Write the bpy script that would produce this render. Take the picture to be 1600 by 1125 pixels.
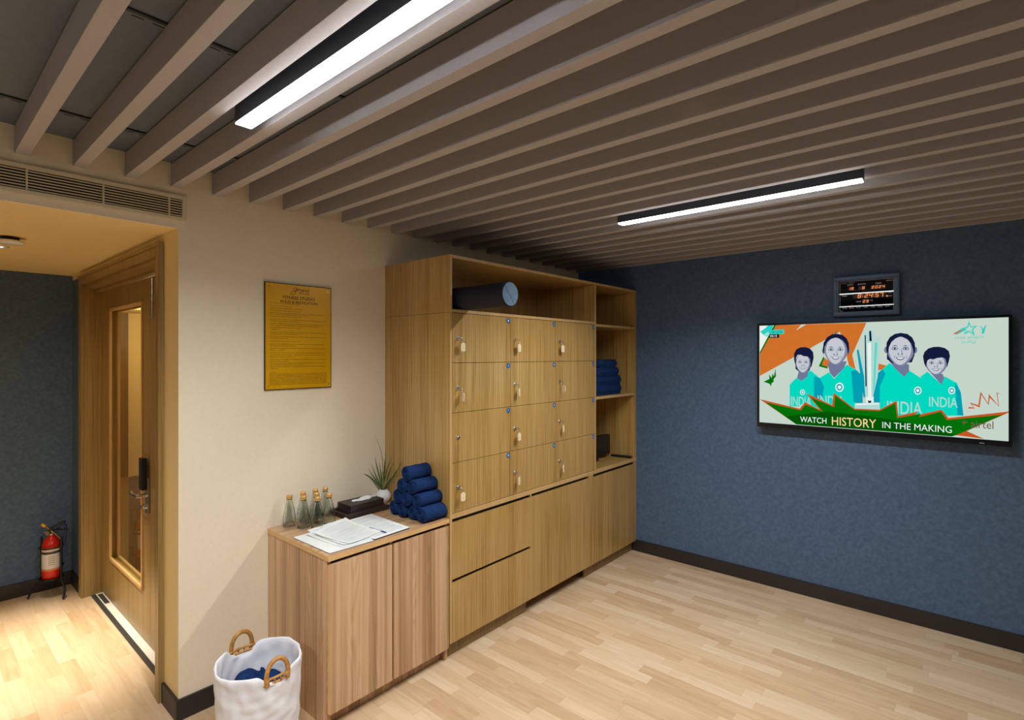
import bpy, bmesh, math, random
from mathutils import Vector, Matrix
from mathutils.geometry import tessellate_polygon
random.seed(7)
PI = math.pi
for o in list(bpy.data.objects):
    bpy.data.objects.remove(o)
sc = bpy.context.scene
C = sc.collection

# ---------------------------------------------------------------- camera, world, exposure
cd = bpy.data.cameras.new('camera'); cam = bpy.data.objects.new('camera', cd); C.objects.link(cam)
cam.location = (0, 0, 1.6); cam.rotation_euler = (PI/2, 0, math.radians(40.695 - 90))
cd.sensor_width = 36; cd.lens = 18.576; cd.shift_y = -7/1600; cd.clip_start = .02
sc.camera = cam
w = bpy.data.worlds.new('world'); sc.world = w; w.use_nodes = True
w.node_tree.nodes['Background'].inputs[0].default_value = (.6, .7, 1, 1)
w.node_tree.nodes['Background'].inputs[1].default_value = 0.0
sc.view_settings.view_transform = 'Standard'; sc.view_settings.look = 'None'
sc.view_settings.gamma = 1; sc.view_settings.use_curve_mapping = False
EXPOSURE = 0.0
sc.view_settings.exposure = EXPOSURE
LAMP = 30.0            # radiance of the linear lamps
LAMP_W = 26           # watts sent downwards by each lamp
LAMP_SPREAD = 146
LAMP_COL = (.95, .97, 1.0)
WARM = (1.0, .82, .50)
DOWN_W = 400           # corridor downlights, watts
HALL_W = 22

def downlight(loc, power, col, size=70, blend=.6, r=.03):
    l = bpy.data.lights.new('downlight_lamp', 'SPOT'); l.energy = power; l.color = col
    l.spot_size = math.radians(size); l.spot_blend = blend; l.shadow_soft_size = r
    o = bpy.data.objects.new('downlight_lamp', l); o.location = loc; C.objects.link(o); return o
downlight((.33, 3.74, 2.13), DOWN_W, (1, .92, .77), 52, 1.0)
downlight((.33, 3.74, 2.13), DOWN_W*.036, (1, .80, .50), 150, .9)

# ---------------------------------------------------------------- materials
def srgb(r, g, b):
    f = lambda c: (c/255/12.92) if c <= 10 else ((c/255+.055)/1.055)**2.4
    return (f(r), f(g), f(b), 1)
def base(name, col, rough=.5, metal=0, spec=.5):
    m = bpy.data.materials.new(name); m.use_nodes = True
    b = m.node_tree.nodes['Principled BSDF']
    b.inputs['Base Color'].default_value = col; b.inputs['Roughness'].default_value = rough
    b.inputs['Metallic'].default_value = metal; b.inputs['Specular IOR Level'].default_value = spec
    return m
def N(m, t, **k):
    n = m.node_tree.nodes.new(t)
    for a, v in k.items():
        if hasattr(n, a): setattr(n, a, v)
        else: n.inputs[a.replace('_', ' ')].default_value = v
    return n
def LK(m, a, b): m.node_tree.links.new(a, b)
def ramp(m, stops):
    r = N(m, 'ShaderNodeValToRGB'); e = r.color_ramp.elements
    e[0].position, e[0].color = stops[0]; e[1].position, e[1].color = stops[-1]
    for p, c in stops[1:-1]:
        x = e.new(p); x.color = c
    return r
def coords(m, scale, src='Object'):
    t = N(m, 'ShaderNodeTexCoord'); mp = N(m, 'ShaderNodeMapping'); mp.inputs['Scale'].default_value = scale
    LK(m, t.outputs[src], mp.inputs[0]); return mp
def bump(m, out, strength=.2, dist=.002):
    b = N(m, 'ShaderNodeBump', Strength=strength, Distance=dist)
    LK(m, out, b.inputs['Height']); LK(m, b.outputs[0], m.node_tree.nodes['Principled BSDF'].inputs['Normal'])
def noisy(name, c1, c2, scale, rough=.6, detail=4, bmp=0, dist=.001, sc3=None, metal=0, spec=.5):
    m = base(name, c1, rough, metal, spec); mp = coords(m, sc3 or (1, 1, 1))
    n = N(m, 'ShaderNodeTexNoise', Scale=scale, Detail=detail); LK(m, mp.outputs[0], n.inputs['Vector'])
    r = ramp(m, [(.3, c1), (.7, c2)]); LK(m, n.outputs['Fac'], r.inputs[0])
    LK(m, r.outputs[0], m.node_tree.nodes['Principled BSDF'].inputs['Base Color'])
    if bmp: bump(m, n.outputs['Fac'], bmp, dist)
    return m
def veneer(name, dark, mid, light, rough=.42, fine=210, band=9, spec=.5):
    """straight-grained vertical veneer: fine pores over soft wider bands"""
    m = base(name, mid, rough, 0, spec)
    mp = coords(m, (fine, fine, 1.6)); n = N(m, 'ShaderNodeTexNoise', Scale=1, Detail=3, Roughness=.7)
    LK(m, mp.outputs[0], n.inputs['Vector'])
    mp2 = coords(m, (band, band, .25)); n2 = N(m, 'ShaderNodeTexNoise', Scale=1, Detail=3)
    LK(m, mp2.outputs[0], n2.inputs['Vector'])
    mx = N(m, 'ShaderNodeMath', operation='MULTIPLY_ADD'); mx.inputs[1].default_value = .80
    sm = N(m, 'ShaderNodeMath', operation='MULTIPLY'); sm.inputs[1].default_value = .20
    LK(m, n2.outputs['Fac'], sm.inputs[0]); LK(m, n.outputs['Fac'], mx.inputs[0]); LK(m, sm.outputs[0], mx.inputs[2])
    r = ramp(m, [(.38, dark), (.49, mid), (.62, light)]); LK(m, mx.outputs[0], r.inputs[0])
    LK(m, r.outputs[0], m.node_tree.nodes['Principled BSDF'].inputs['Base Color'])
    bump(m, n.outputs['Fac'], .12, .0006)
    return m
def oak(name, dark, mid, light, rough=.45, horizontal=False):
    """laminate: straight stripes of several widths with a faint cathedral figure"""
    m = base(name, mid, rough)
    def noise(a, l, detail=2):
        mp = coords(m, (a, a, l) if not horizontal else (l, a, a))
        n = N(m, 'ShaderNodeTexNoise', Scale=1, Detail=detail, Roughness=.5); LK(m, mp.outputs[0], n.inputs['Vector']); return n.outputs['Fac']
    def mth(op, a, b, c=None):
        n = N(m, 'ShaderNodeMath', operation=op)
        for i, v in enumerate((a, b, c)):
            if v is None: continue
            if isinstance(v, (int, float)): n.inputs[i].default_value = v
            else: LK(m, v, n.inputs[i])
        return n.outputs[0]
    wide, mid_, fine = noise(24, .30), noise(75, .7), noise(320, 5)
    fig = mth('SINE', mth('MULTIPLY', noise(7, .9, 1), 150), 0)
    mask = mth('MULTIPLY', mth('GREATER_THAN', noise(11, .05, 0), .54), .028)
    v = mth('MULTIPLY', wide, .55)
    v = mth('MULTIPLY_ADD', mid_, .28, v); v = mth('MULTIPLY_ADD', fine, .17, v); v = mth('MULTIPLY_ADD', fig, mask, v)
    r = ramp(m, [(.38, dark), (.5, mid), (.62, light)]); LK(m, v, r.inputs[0])
    LK(m, r.outputs[0], m.node_tree.nodes['Principled BSDF'].inputs['Base Color'])
    bump(m, fine, .08, .0005)
    return m
def floor_mat():
    m = base('floor_laminate', srgb(205, 175, 140), .38)
    t = N(m, 'ShaderNodeTexCoord'); s = N(m, 'ShaderNodeSeparateXYZ'); LK(m, t.outputs['Object'], s.inputs[0])
    def M(op, a, b=None, c=None):
        n = N(m, 'ShaderNodeMath', operation=op)
        for i, v in enumerate((a, b, c)):
            if v is None: continue
            if isinstance(v, (int, float)): n.inputs[i].default_value = v
            else: LK(m, v, n.inputs[i])
        return n.outputs[0]
    rx = M('DIVIDE', s.outputs[0], .068); row = M('FLOOR', rx)
    w1 = N(m, 'ShaderNodeTexWhiteNoise', noise_dimensions='1D'); LK(m, row, w1.inputs['W'])
    yy = M('ADD', M('DIVIDE', s.outputs[1], .40), M('MULTIPLY', w1.outputs['Value'], 9.3)); blk = M('FLOOR', yy)
    cmb = N(m, 'ShaderNodeCombineXYZ'); LK(m, row, cmb.inputs[0]); LK(m, blk, cmb.inputs[1])
    w2 = N(m, 'ShaderNodeTexWhiteNoise', noise_dimensions='2D'); LK(m, cmb.outputs[0], w2.inputs['Vector'])
    # grain runs along y, shifted per block
    c2 = N(m, 'ShaderNodeCombineXYZ')
    LK(m, M('MULTIPLY', s.outputs[0], 34), c2.inputs[0]); LK(m, M('MULTIPLY', s.outputs[1], 3.0), c2.inputs[1]); LK(m, M('MULTIPLY', w2.outputs['Value'], 40), c2.inputs[2])
    g = N(m, 'ShaderNodeTexNoise', Scale=1, Detail=6, Roughness=.62, Distortion=.9); LK(m, c2.outputs[0], g.inputs['Vector'])
    tone = M('ADD', M('MULTIPLY', w2.outputs['Value'], .42), M('MULTIPLY', g.outputs['Fac'], .75))
    r = ramp(m, [(.22, srgb(182, 148, 110)), (.5, srgb(202, 170, 132)), (.72, srgb(212, 184, 149)), (.95, srgb(222, 198, 166))])
    LK(m, tone, r.inputs[0])
    # hairline joints
    fx = M('FRACT', rx); fy = M('FRACT', yy)
    jx = M('LESS_THAN', M('MINIMUM', fx, M('SUBTRACT', 1, fx)), .009); jy = M('LESS_THAN', M('MINIMUM', fy, M('SUBTRACT', 1, fy)), .0022)
    j = M('MULTIPLY', M('MAXIMUM', jx, jy), .22)
    mix = N(m, 'ShaderNodeMix', data_type='RGBA', blend_type='MIX'); LK(m, j, mix.inputs[0]); LK(m, r.outputs[0], mix.inputs[6])
    mix.inputs[7].default_value = srgb(120, 90, 62)
    LK(m, mix.outputs[2], m.node_tree.nodes['Principled BSDF'].inputs['Base Color'])
    bump(m, g.outputs['Fac'], .05, .0005)
    return m
def emit(name, col, s):
    m = bpy.data.materials.new(name); m.use_nodes = True; nt = m.node_tree; nt.nodes.clear()
    e = nt.nodes.new('ShaderNodeEmission'); e.inputs[0].default_value = col; e.inputs[1].default_value = s
    o = nt.nodes.new('ShaderNodeOutputMaterial'); nt.links.new(e.outputs[0], o.inputs[0]); return m
def glass(name, col, rough=0, ior=1.45):
    m = base(name, col, rough); b = m.node_tree.nodes['Principled BSDF']
    b.inputs['Transmission Weight'].default_value = 1; b.inputs['IOR'].default_value = ior; return m
def pane_mat(name, tint, spec=.5):
    """thin sheet of glass: clear with fresnel reflection"""
    m = bpy.data.materials.new(name); m.use_nodes = True; nt = m.node_tree; nt.nodes.clear()
    tr = nt.nodes.new('ShaderNodeBsdfTransparent'); tr.inputs[0].default_value = tint
    gl = nt.nodes.new('ShaderNodeBsdfGlossy'); gl.inputs['Roughness'].default_value = .0
    fr = nt.nodes.new('ShaderNodeFresnel'); fr.inputs[0].default_value = 1.6
    mx = nt.nodes.new('ShaderNodeMixShader'); o = nt.nodes.new('ShaderNodeOutputMaterial')
    ge = nt.nodes.new('ShaderNodeNewGeometry'); iv = nt.nodes.new('ShaderNodeMath'); iv.operation = 'SUBTRACT'; iv.inputs[0].default_value = 1
    ml = nt.nodes.new('ShaderNodeMath'); ml.operation = 'MULTIPLY'; nt.links.new(ge.outputs['Backfacing'], iv.inputs[1])
    nt.links.new(iv.outputs[0], ml.inputs[0]); nt.links.new(fr.outputs[0], ml.inputs[1])
    nt.links.new(ml.outputs[0], mx.inputs[0]); nt.links.new(tr.outputs[0], mx.inputs[1]); nt.links.new(gl.outputs[0], mx.inputs[2])
    nt.links.new(mx.outputs[0], o.inputs[0]); return m

M = {}
M['beige'] = noisy('beige_paint', srgb(238, 224, 196), srgb(242, 228, 200), 60, .75, bmp=.05, spec=.3)
M['white_paint'] = noisy('corridor_paint', srgb(236, 212, 152), srgb(240, 216, 156), 60, .8, spec=.3)
M['blue'] = noisy('blue_fabric_wallpaper', srgb(70, 92, 118), srgb(88, 110, 136), 55, .7, 8, .25, .0015, spec=.3)
M['floor'] = floor_mat()
M['panel'] = noisy('dark_ceiling_panel', srgb(104, 112, 124), srgb(110, 118, 130), 30, .8)
M['rail'] = noisy('dark_steel_rail', srgb(72, 74, 80), srgb(84, 86, 92), 50, .5, metal=.3)
M['slot'] = base('slot_black', srgb(12, 12, 14), .9)
M['slat'] = noisy('taupe_slat', srgb(174, 168, 168), srgb(180, 174, 174), 90, .65, bmp=.05)
M['plinth'] = noisy('black_skirting', srgb(38, 33, 32), srgb(44, 38, 36), 40, .45)
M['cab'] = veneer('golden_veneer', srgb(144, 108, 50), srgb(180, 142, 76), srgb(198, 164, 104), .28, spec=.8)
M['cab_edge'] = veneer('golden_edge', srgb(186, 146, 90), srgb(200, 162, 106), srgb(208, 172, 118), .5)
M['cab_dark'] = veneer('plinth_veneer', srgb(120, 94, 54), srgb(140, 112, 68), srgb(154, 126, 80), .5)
M['oak'] = oak('striped_oak', srgb(156, 118, 82), srgb(192, 152, 112), srgb(216, 180, 140), .42)
M['oak_top'] = oak('striped_oak_top', srgb(158, 120, 84), srgb(192, 152, 112), srgb(210, 176, 138), .38, True)
M['oak_edge'] = noisy('oak_edge_band', srgb(214, 170, 112), srgb(222, 180, 124), 20, .5)
M['doorwood'] = veneer('door_veneer', srgb(132, 106, 56), srgb(152, 124, 70), srgb(166, 138, 84), .35, 120, 6)
M['black'] = noisy('black_gap', srgb(22, 18, 16), srgb(26, 22, 20), 20, .7)
M['blackplastic'] = base('black_plastic', srgb(22, 22, 24), .35)
M['blackmetal'] = base('black_metal', srgb(26, 25, 26), .4, .3)
M['chrome'] = base('chrome', (.75, .76, .78, 1), .18, 1)
M['steel'] = noisy('brushed_steel', (.42, .40, .37, 1), (.5, .48, .45, 1), 40, .35, metal=1, sc3=(1, 1, 30))
M['white'] = base('white_gloss', srgb(235, 235, 232), .25)
M['vent'] = base('vent_paint', srgb(226, 212, 178), .5)
M['diff'] = emit('lamp_diffuser', (*LAMP_COL, 1), LAMP)
M['housing'] = noisy('dark_lamp_housing', srgb(58, 62, 70), srgb(64, 68, 76), 40, .4, metal=.4)
M['glasspane'] = pane_mat('door_glass', (.93, .93, .88, 1))
M['navy'] = noisy('navy_terry', srgb(10, 28, 68), srgb(40, 70, 122), 380, .95, 3, 1, .004, spec=.1)
M['cloth'] = noisy('white_cotton', srgb(228, 228, 232), srgb(240, 240, 243), 14, .85, 5, .35, .006)
M['rattan'] = noisy('rattan', srgb(160, 105, 40), srgb(204, 152, 80), 60, .5, 4, .3, .002)
M['red'] = base('extinguisher_red', srgb(200, 32, 18), .25)
M['bottle'] = glass('bottle_glass', (.96, 1.0, .97, 1), .0, 1.33)
mp_ = coords(M['bottle'], (1, 1, 1)); vo = N(M['bottle'], 'ShaderNodeTexVoronoi', Scale=150); LK(M['bottle'], mp_.outputs[0], vo.inputs['Vector']); bump(M['bottle'], vo.outputs['Distance'], .35, .002)
M['gold'] = noisy('gold_cap', srgb(214, 160, 84), srgb(236, 190, 116), 60, .35, metal=.55)
M['leather'] = noisy('dark_leather', srgb(44, 32, 30), srgb(58, 44, 40), 160, .45, 4, .3, .001)
M['leather_edge'] = base('leather_stitch', srgb(92, 74, 66), .5)
M['paper'] = noisy('paper', srgb(228, 232, 228), srgb(236, 239, 235), 20, .8)
M['ink'] = base('grey_ink', srgb(176, 186, 186), .8)
M['folder'] = base('navy_folder', srgb(34, 44, 66), .5)
M['tissue'] = base('tissue', srgb(245, 245, 245), .9)
M['leafg'] = noisy('leaf_green', srgb(34, 72, 26), srgb(84, 112, 46), 30, .5)
M['leafb'] = noisy('leaf_tan', srgb(150, 120, 70), srgb(172, 144, 92), 30, .6)
M['soil'] = noisy('soil', srgb(50, 40, 28), srgb(72, 58, 40), 150, .9)
M['tag'] = base('cream_plastic', srgb(240, 222, 186), .4)
M['tagprint'] = base('tag_print', srgb(220, 160, 90), .5)
M['badge'] = base('badge_blue', srgb(10, 96, 160), .3)
M['badgeink'] = base('badge_white', srgb(240, 245, 250), .4)
M['plate'] = noisy('brass_plate', srgb(222, 166, 6), srgb(230, 174, 10), 8, .3, metal=.12)
M['plateframe'] = base('plate_border', srgb(34, 24, 10), .5)
M['plateink'] = base('plate_ink', srgb(44, 28, 8), .5)
M['platelogo'] = base('plate_logo', srgb(110, 62, 8), .5)
M['foamside'] = noisy('foam_dark', srgb(18, 22, 34), srgb(26, 32, 46), 200, .85, bmp=.2)
M['foamend'] = noisy('foam_end', srgb(84, 112, 136), srgb(108, 136, 160), 120, .8, bmp=.2)
M['yellow'] = base('yellow_plastic', srgb(232, 176, 20), .4)
M['bluehose'] = base('blue_hose', srgb(30, 44, 84), .5)
M['label_white'] = base('label_white', srgb(214, 208, 204), .4)
M['label_orange'] = base('label_orange', srgb(214, 110, 40), .4)
M['label_ink'] = base('label_ink', srgb(60, 56, 60), .5)
M['sill'] = noisy('marble_sill', srgb(226, 220, 208), srgb(236, 232, 222), 12, .3)
M['strip'] = base('floor_strip', srgb(60, 60, 58), .4)
M['warmlamp'] = emit('downlight_lens', (1, .8, .5, 1), 12)
M['clockframe'] = noisy('clock_frame', srgb(66, 82, 108), srgb(74, 90, 116), 60, .35, metal=.2)
M['clockface'] = base('clock_face', srgb(6, 6, 8), .015)
M['clockink'] = base('clock_print', srgb(205, 205, 212), .5)
M['ledoff'] = base('led_off', srgb(62, 50, 44), .5)
M['led'] = emit('led_orange', (1, .30, .08, 1), 1.25)
M['tvcase'] = base('tv_case', srgb(14, 15, 20), .22)
M['hallfloor'] = noisy('hall_carpet', srgb(120, 98, 62), srgb(132, 108, 70), 30, .8)
M['brownwall'] = veneer('hall_panel', srgb(94, 66, 30), srgb(112, 80, 38), srgb(122, 90, 46), .5)
ex = 2**-EXPOSURE
TVC = dict(bg=(196, 212, 200), wh=(232, 240, 236), te=(40, 205, 190), tl=(150, 225, 212), ny=(20, 120, 130), nv=(8, 18, 34), gr=(0, 112, 8), gd=(0, 84, 4),
           **{'or': (206, 112, 42)}, js=(0, 214, 190), jl=(90, 214, 196), jw=(176, 214, 208), sd=(0, 158, 178), hr=(20, 26, 58), fs=(112, 118, 150), fc=(196, 200, 208), fm=(130, 136, 164),
           tr=(176, 214, 208), od=(196, 84, 34), wo=(200, 96, 60), go=(240, 212, 150), ai=(120, 84, 70))
for k, c in TVC.items(): M['tv_'+k] = emit('screen_'+k, srgb(*c), ex*1.0)

# ---------------------------------------------------------------- geometry helpers (all in world metres)
def obj(name, bm, mats, parent=None, smooth=False, label=None):
    me = bpy.data.meshes.new(name); bm.normal_update()
    if parent is not None: bmesh.ops.transform(bm, matrix=parent_world(parent).inverted(), verts=bm.verts)
    bm.to_mesh(me); bm.free()
    for m in (mats if isinstance(mats, (list, tuple)) else [mats]): me.materials.append(M[m] if isinstance(m, str) else m)
    if smooth:
        me.shade_smooth()
        if smooth != 'all': me.set_sharp_from_angle(angle=math.radians(42))
    o = bpy.data.objects.new(name, me); C.objects.link(o)
    if parent is not None: o.parent = parent
    if label: o['label'] = label
    return o
def parent_world(p):
    m = Matrix.Identity(4)
    while p is not None:
        m = Matrix.LocRotScale(p.location, p.rotation_euler, p.scale) @ m; p = p.parent
    return m
def tag(o, label, cat, group=None):
    o['label'] = label; o['category'] = cat
    if group: o['group'] = group
    return o
def thing(name, label, cat, loc=(0, 0, 0), rz=0, group=None):
    o = bpy.data.objects.new(name, None); C.objects.link(o); o.empty_display_size = .05
    o.location = loc; o.rotation_euler = (0, 0, rz); return tag(o, label, cat, group)
def struct(name, bm, m, parent=None, **k):
    o = obj(name, bm, m, parent, **k)
    if parent is None: o['kind'] = 'structure'
    return o
def copy_tree(o, parent=None):
    c = o.copy(); C.objects.link(c)
    if parent is not None: c.parent = parent
    for ch in list(o.children): copy_tree(ch, c)
    return c
def B(): return bmesh.new()
def box(bm, x0, x1, y0, y1, z0, z1, mi=0, bev=0, mat=None):
    vs = [bm.verts.new((x, y, z)) for x in (x0, x1) for y in (y0, y1) for z in (z0, z1)]
    fs = [bm.faces.new([vs[i] for i in q]) for q in ((0, 1, 3, 2), (4, 6, 7, 5), (0, 4, 5, 1), (2, 3, 7, 6), (0, 2, 6, 4), (1, 5, 7, 3))]
    for f in fs: f.material_index = mi
    if mat is not None: bmesh.ops.transform(bm, matrix=mat, verts=vs)
    if bev:
        es = list({e for f in fs for e in f.edges})
        bmesh.ops.bevel(bm, geom=es, offset=bev, segments=2, affect='EDGES', profile=.7, material=-1)
    return vs
def bxs(*a, **k):
    bm = B(); box(bm, *a, **k); return bm
def frame_of(d):
    d = Vector(d).normalized(); a = Vector((0, 0, 1)) if abs(d.z) < .9 else Vector((1, 0, 0))
    u = d.cross(a).normalized(); return u, d.cross(u).normalized()
def tube(bm, pts, r, seg=10, closed=False, mi=0, cap=True, rfun=None):
    pts = [Vector(p) for p in pts]; rings = []; n = len(pts); u = None
    for i, p in enumerate(pts):
        if closed: d = pts[(i+1) % n] - pts[i-1]
        else: d = pts[min(i+1, n-1)] - pts[max(i-1, 0)]
        d.normalize()
        if u is None: u, v = frame_of(d)
        else:
            u = (u - d*u.dot(d)).normalized()
        v = d.cross(u)
        rr = rfun(i/(n-1)) if rfun else (r[i] if isinstance(r, (list, tuple)) else r)
        rings.append([bm.verts.new(p + (u*math.cos(2*PI*k/seg) + v*math.sin(2*PI*k/seg))*rr) for k in range(seg)])
    for i in range(n if closed else n-1):
        a, b = rings[i], rings[(i+1) % n]
        for k in range(seg):
            f = bm.faces.new((a[k], a[(k+1) % seg], b[(k+1) % seg], b[k])); f.material_index = mi; f.smooth = True
    if cap and not closed:
        for rg in (rings[0], rings[-1]):
            f = bm.faces.new(rg); f.material_index = mi
    bmesh.ops.recalc_face_normals(bm, faces=bm.faces)
def cyl(bm, p0, p1, r, seg=24, mi=0, r2=None): tube(bm, [p0, p1], [r, r if r2 is None else r2], seg, mi=mi)
def lathe(bm, cx, cy, prof, seg=40, mi=0, fun=None):
    rings = []
    for r, z in prof:
        if r < 1e-6: rings.append([bm.verts.new((cx, cy, z))]); continue
        ring = []
        for k in range(seg):
            a = 2*PI*k/seg; rr, zz = (r, z) if fun is None else fun(r, z, a)
            ring.append(bm.verts.new((cx+rr*math.cos(a), cy+rr*math.sin(a), zz)))
        rings.append(ring)
    for a, b in zip(rings, rings[1:]):
        for k in range(seg):
            k2 = (k+1) % seg
            q = [a[0], b[k2], b[k]] if len(a) == 1 else ([a[k], a[k2], b[0]] if len(b) == 1 else [a[k], a[k2], b[k2], b[k]])
            f = bm.faces.new(q); f.material_index = mi; f.smooth = True
    bmesh.ops.recalc_face_normals(bm, faces=bm.faces)
def poly(bm, pts3, mi=0):
    f = bm.faces.new([bm.verts.new(p) for p in pts3]); f.material_index = mi; return f
def text_faces(s, bold=0):
    """outline text as (verts2d, faces) scaled to its own bounding box 0..1"""
    cu = bpy.data.curves.new('t', 'FONT'); cu.body = s; cu.size = 1; cu.offset = .025*bold; cu.resolution_u = 3
    o = bpy.data.objects.new('t', cu); C.objects.link(o); bpy.context.view_layer.update()
    me = o.to_mesh(); vs = [(v.co.x, v.co.y) for v in me.vertices]; fs = [list(p.vertices) for p in me.polygons]
    o.to_mesh_clear(); bpy.data.objects.remove(o); bpy.data.curves.remove(cu)
    if not vs: return [], [], 1
    x0 = min(v[0] for v in vs); x1 = max(v[0] for v in vs); y0 = min(v[1] for v in vs); y1 = max(v[1] for v in vs)
    return [((x-x0)/max(x1-x0, 1e-6), (y-y0)/max(y1-y0, 1e-6)) for x, y in vs], fs, (x1-x0)/max(y1-y0, 1e-6)
def text(bm, mp, s, a0, b0, a1, b1, mi=0, bold=0, shear=0):
    vs, fs, asp = text_faces(s, bold)
    vv = [bm.verts.new(mp(a0+(a1-a0)*x+shear*(b1-b0)*y, b0+(b1-b0)*y)) for x, y in vs]
    for f in fs:
        try: q = bm.faces.new([vv[i] for i in f]); q.material_index = mi
        except ValueError: pass
def spline(p, n=24):
    p = [Vector(x) for x in p]; P = [2*p[0]-p[1]] + p + [2*p[-1]-p[-2]]; out = []
    for i in range(len(p)-1):
        for k in range(n):
            t = k/n; a, b, c, d = P[i:i+4]
            out.append(.5*((2*b)+(c-a)*t+(2*a-5*b+4*c-d)*t*t+(3*b-a-3*c+d)*t**3))
    out.append(p[-1]); return out


# ---------------------------------------------------------------- the room
YA, XB = 2.622, 3.955           # beige wall, blue wall
ZC, ZS = 2.437, 2.335           # ceiling panels, slat undersides
XC0 = .804                      # corner of the corridor opening
ZH = 2.158                      # corridor ceiling
struct('floor', bxs(-2.6, 4.1, -3.2, 8.6, -.06, 0), 'floor')
struct('ceiling', bxs(-2.6, 4.1, -3.2, YA+.12, ZC, ZC+.06), 'panel')
bm = B(); box(bm, XC0, 4.1, YA, YA+.012, 0, ZC+.02); box(bm, .93, 4.1, YA+.012, YA+.12, 0, ZC+.02); box(bm, -.75, XC0, YA, YA+.012, ZH, ZC+.02); box(bm, -2.6, -.75, YA, YA+.12, 0, ZC+.02)
struct('wall_front', bm, 'beige')
struct('wall_right', bxs(XB, XB+.12, -3.2, YA, 0, ZC+.02), 'blue')
struct('wall_left', bxs(-2.6, -2.48, -3.2, YA, 0, ZC+.02), 'blue')
struct('wall_rear', bxs(-2.6, 4.1, -3.2, -3.08, 0, ZC+.02), 'beige')
# corridor
Y0, Y1 = 2.868, 4.432           # door opening along the corridor wall
bm = B(); box(bm, XC0, .93, YA+.012, Y0, 0, ZH); box(bm, XC0, .93, Y0, 4.77, 2.126, ZH); box(bm, XC0+.001, .93, Y0, Y1, 2.085, 2.126)
struct('wall_corridor_right', bm, 'white_paint')
struct('wall_corridor_far', bxs(XC0, .93, Y1, 4.77, 0, 2.126), 'blue')
struct('floor_hall', bxs(.951, 4.1, YA+.12, 8.36, 0, .003), 'hallfloor')
struct('wall_corridor_end', bxs(-.9, .93, 4.77, 4.89, 0, ZH), 'blue')
struct('wall_corridor_left', bxs(-.87, -.75, YA+.12, 4.77, 0, ZH), 'white_paint')
struct('ceiling_corridor', bxs(-.9, .93, YA+.012, 4.89, ZH, ZH+.05), 'white_paint')
# hall seen through the door glass
struct('wall_hall_end', bxs(1.98, 4.1, 8.4, 8.5, 0, 2.3), 'white_paint')
struct('wall_hall_panel', bxs(.93, 1.98, 8.36, 8.5, 0, 2.3), 'brownwall')
struct('ceiling_hall', bxs(.93, 4.1, YA+.12, 8.5, 2.158, 2.2), 'white_paint')
struct('wall_hall_right', bxs(3.0, 3.1, YA+.12, 8.4, 0, 2.158), 'white_paint')
struct('wall_hall_left', bxs(.83, .93, 4.89, 8.5, 0, 2.158), 'white_paint')
for y in (4.2, 7.3):
    l = bpy.data.lights.new('hall_lamp', 'POINT'); l.energy = HALL_W; l.color = WARM; l.shadow_soft_size = .08
    o = bpy.data.objects.new('hall_lamp', l); o.location = (2.0, y, 2.0); C.objects.link(o)
# skirting
HB = .092
struct('baseboard_right', bxs(XB-.013, XB, -3.08, 2.09, 0, HB, bev=.002), 'plinth')
struct('baseboard_front', bxs(XC0-.013, 1.197, YA-.013, YA, 0, HB, bev=.002), 'plinth')
struct('baseboard_corridor_near', bxs(XC0-.013, XC0, YA+.0005, 2.812, 0, HB, bev=.002), 'plinth')
struct('baseboard_corridor_far', bxs(XC0-.013, XC0, 4.497, 4.757, 0, HB, bev=.002), 'plinth')
struct('baseboard_corridor_end', bxs(-.75, XC0, 4.757, 4.77, 0, HB, bev=.002), 'plinth')
struct('baseboard_left', bxs(-2.48, -2.467, -3.08, YA, 0, HB), 'plinth')
struct('baseboard_rear', bxs(-2.46, XB-.013, -3.08, -3.067, 0, HB), 'plinth')
struct('baseboard_front_left', bxs(-2.466, -.75, YA-.013, YA, 0, HB), 'plinth')

# door frame: casing and jambs
fr = thing('door_frame', 'brown wooden frame around the glazed door in the corridor', 'door frame', (XC0, Y0, 0))
bm = B(); xf = .786
box(bm, xf, XC0, 2.812, 2.885, 0, 2.126, bev=.004); box(bm, xf-.006, xf, 2.812, 2.83, 0, 2.126, bev=.002)
obj('casing', bm, 'doorwood', fr)
bm = B(); box(bm, xf, XC0, 4.415, 4.488, 0, 2.126, bev=.004); obj('casing', bm, 'doorwood', fr)
bm = B(); box(bm, xf, XC0, 2.8852, 4.4148, 2.066, 2.126, bev=.004); box(bm, xf-.006, xf, 2.83, 4.488, 2.108, 2.126, bev=.002); obj('casing', bm, 'doorwood', fr)
obj('jamb', bxs(XC0, .95, 2.870, 2.885, 0, 2.084), 'doorwood', fr)
obj('jamb', bxs(XC0, .95, 4.416, 4.431, 0, 2.084), 'doorwood', fr)
bm = B(); box(bm, XC0, .95, 2.886, 4.415, 2.045, 2.084); box(bm, .865, .897, 2.886, 4.415, 2.03, 2.045); obj('head_jamb', bm, 'doorwood', fr)
# threshold
struct('trim_1', bxs(.838, .862, 2.8865, 4.414, 0, .004), 'strip')
struct('trim_2', bxs(.8625, .95, 2.8865, 4.414, 0, .006), 'sill')
tag(obj('floor_spring_plate', bxs(.868, .893, 4.19, 4.385, .0062, .009, bev=.001), 'strip'), 'small dark metal plate set in the white door sill', 'floor plate')

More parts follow.
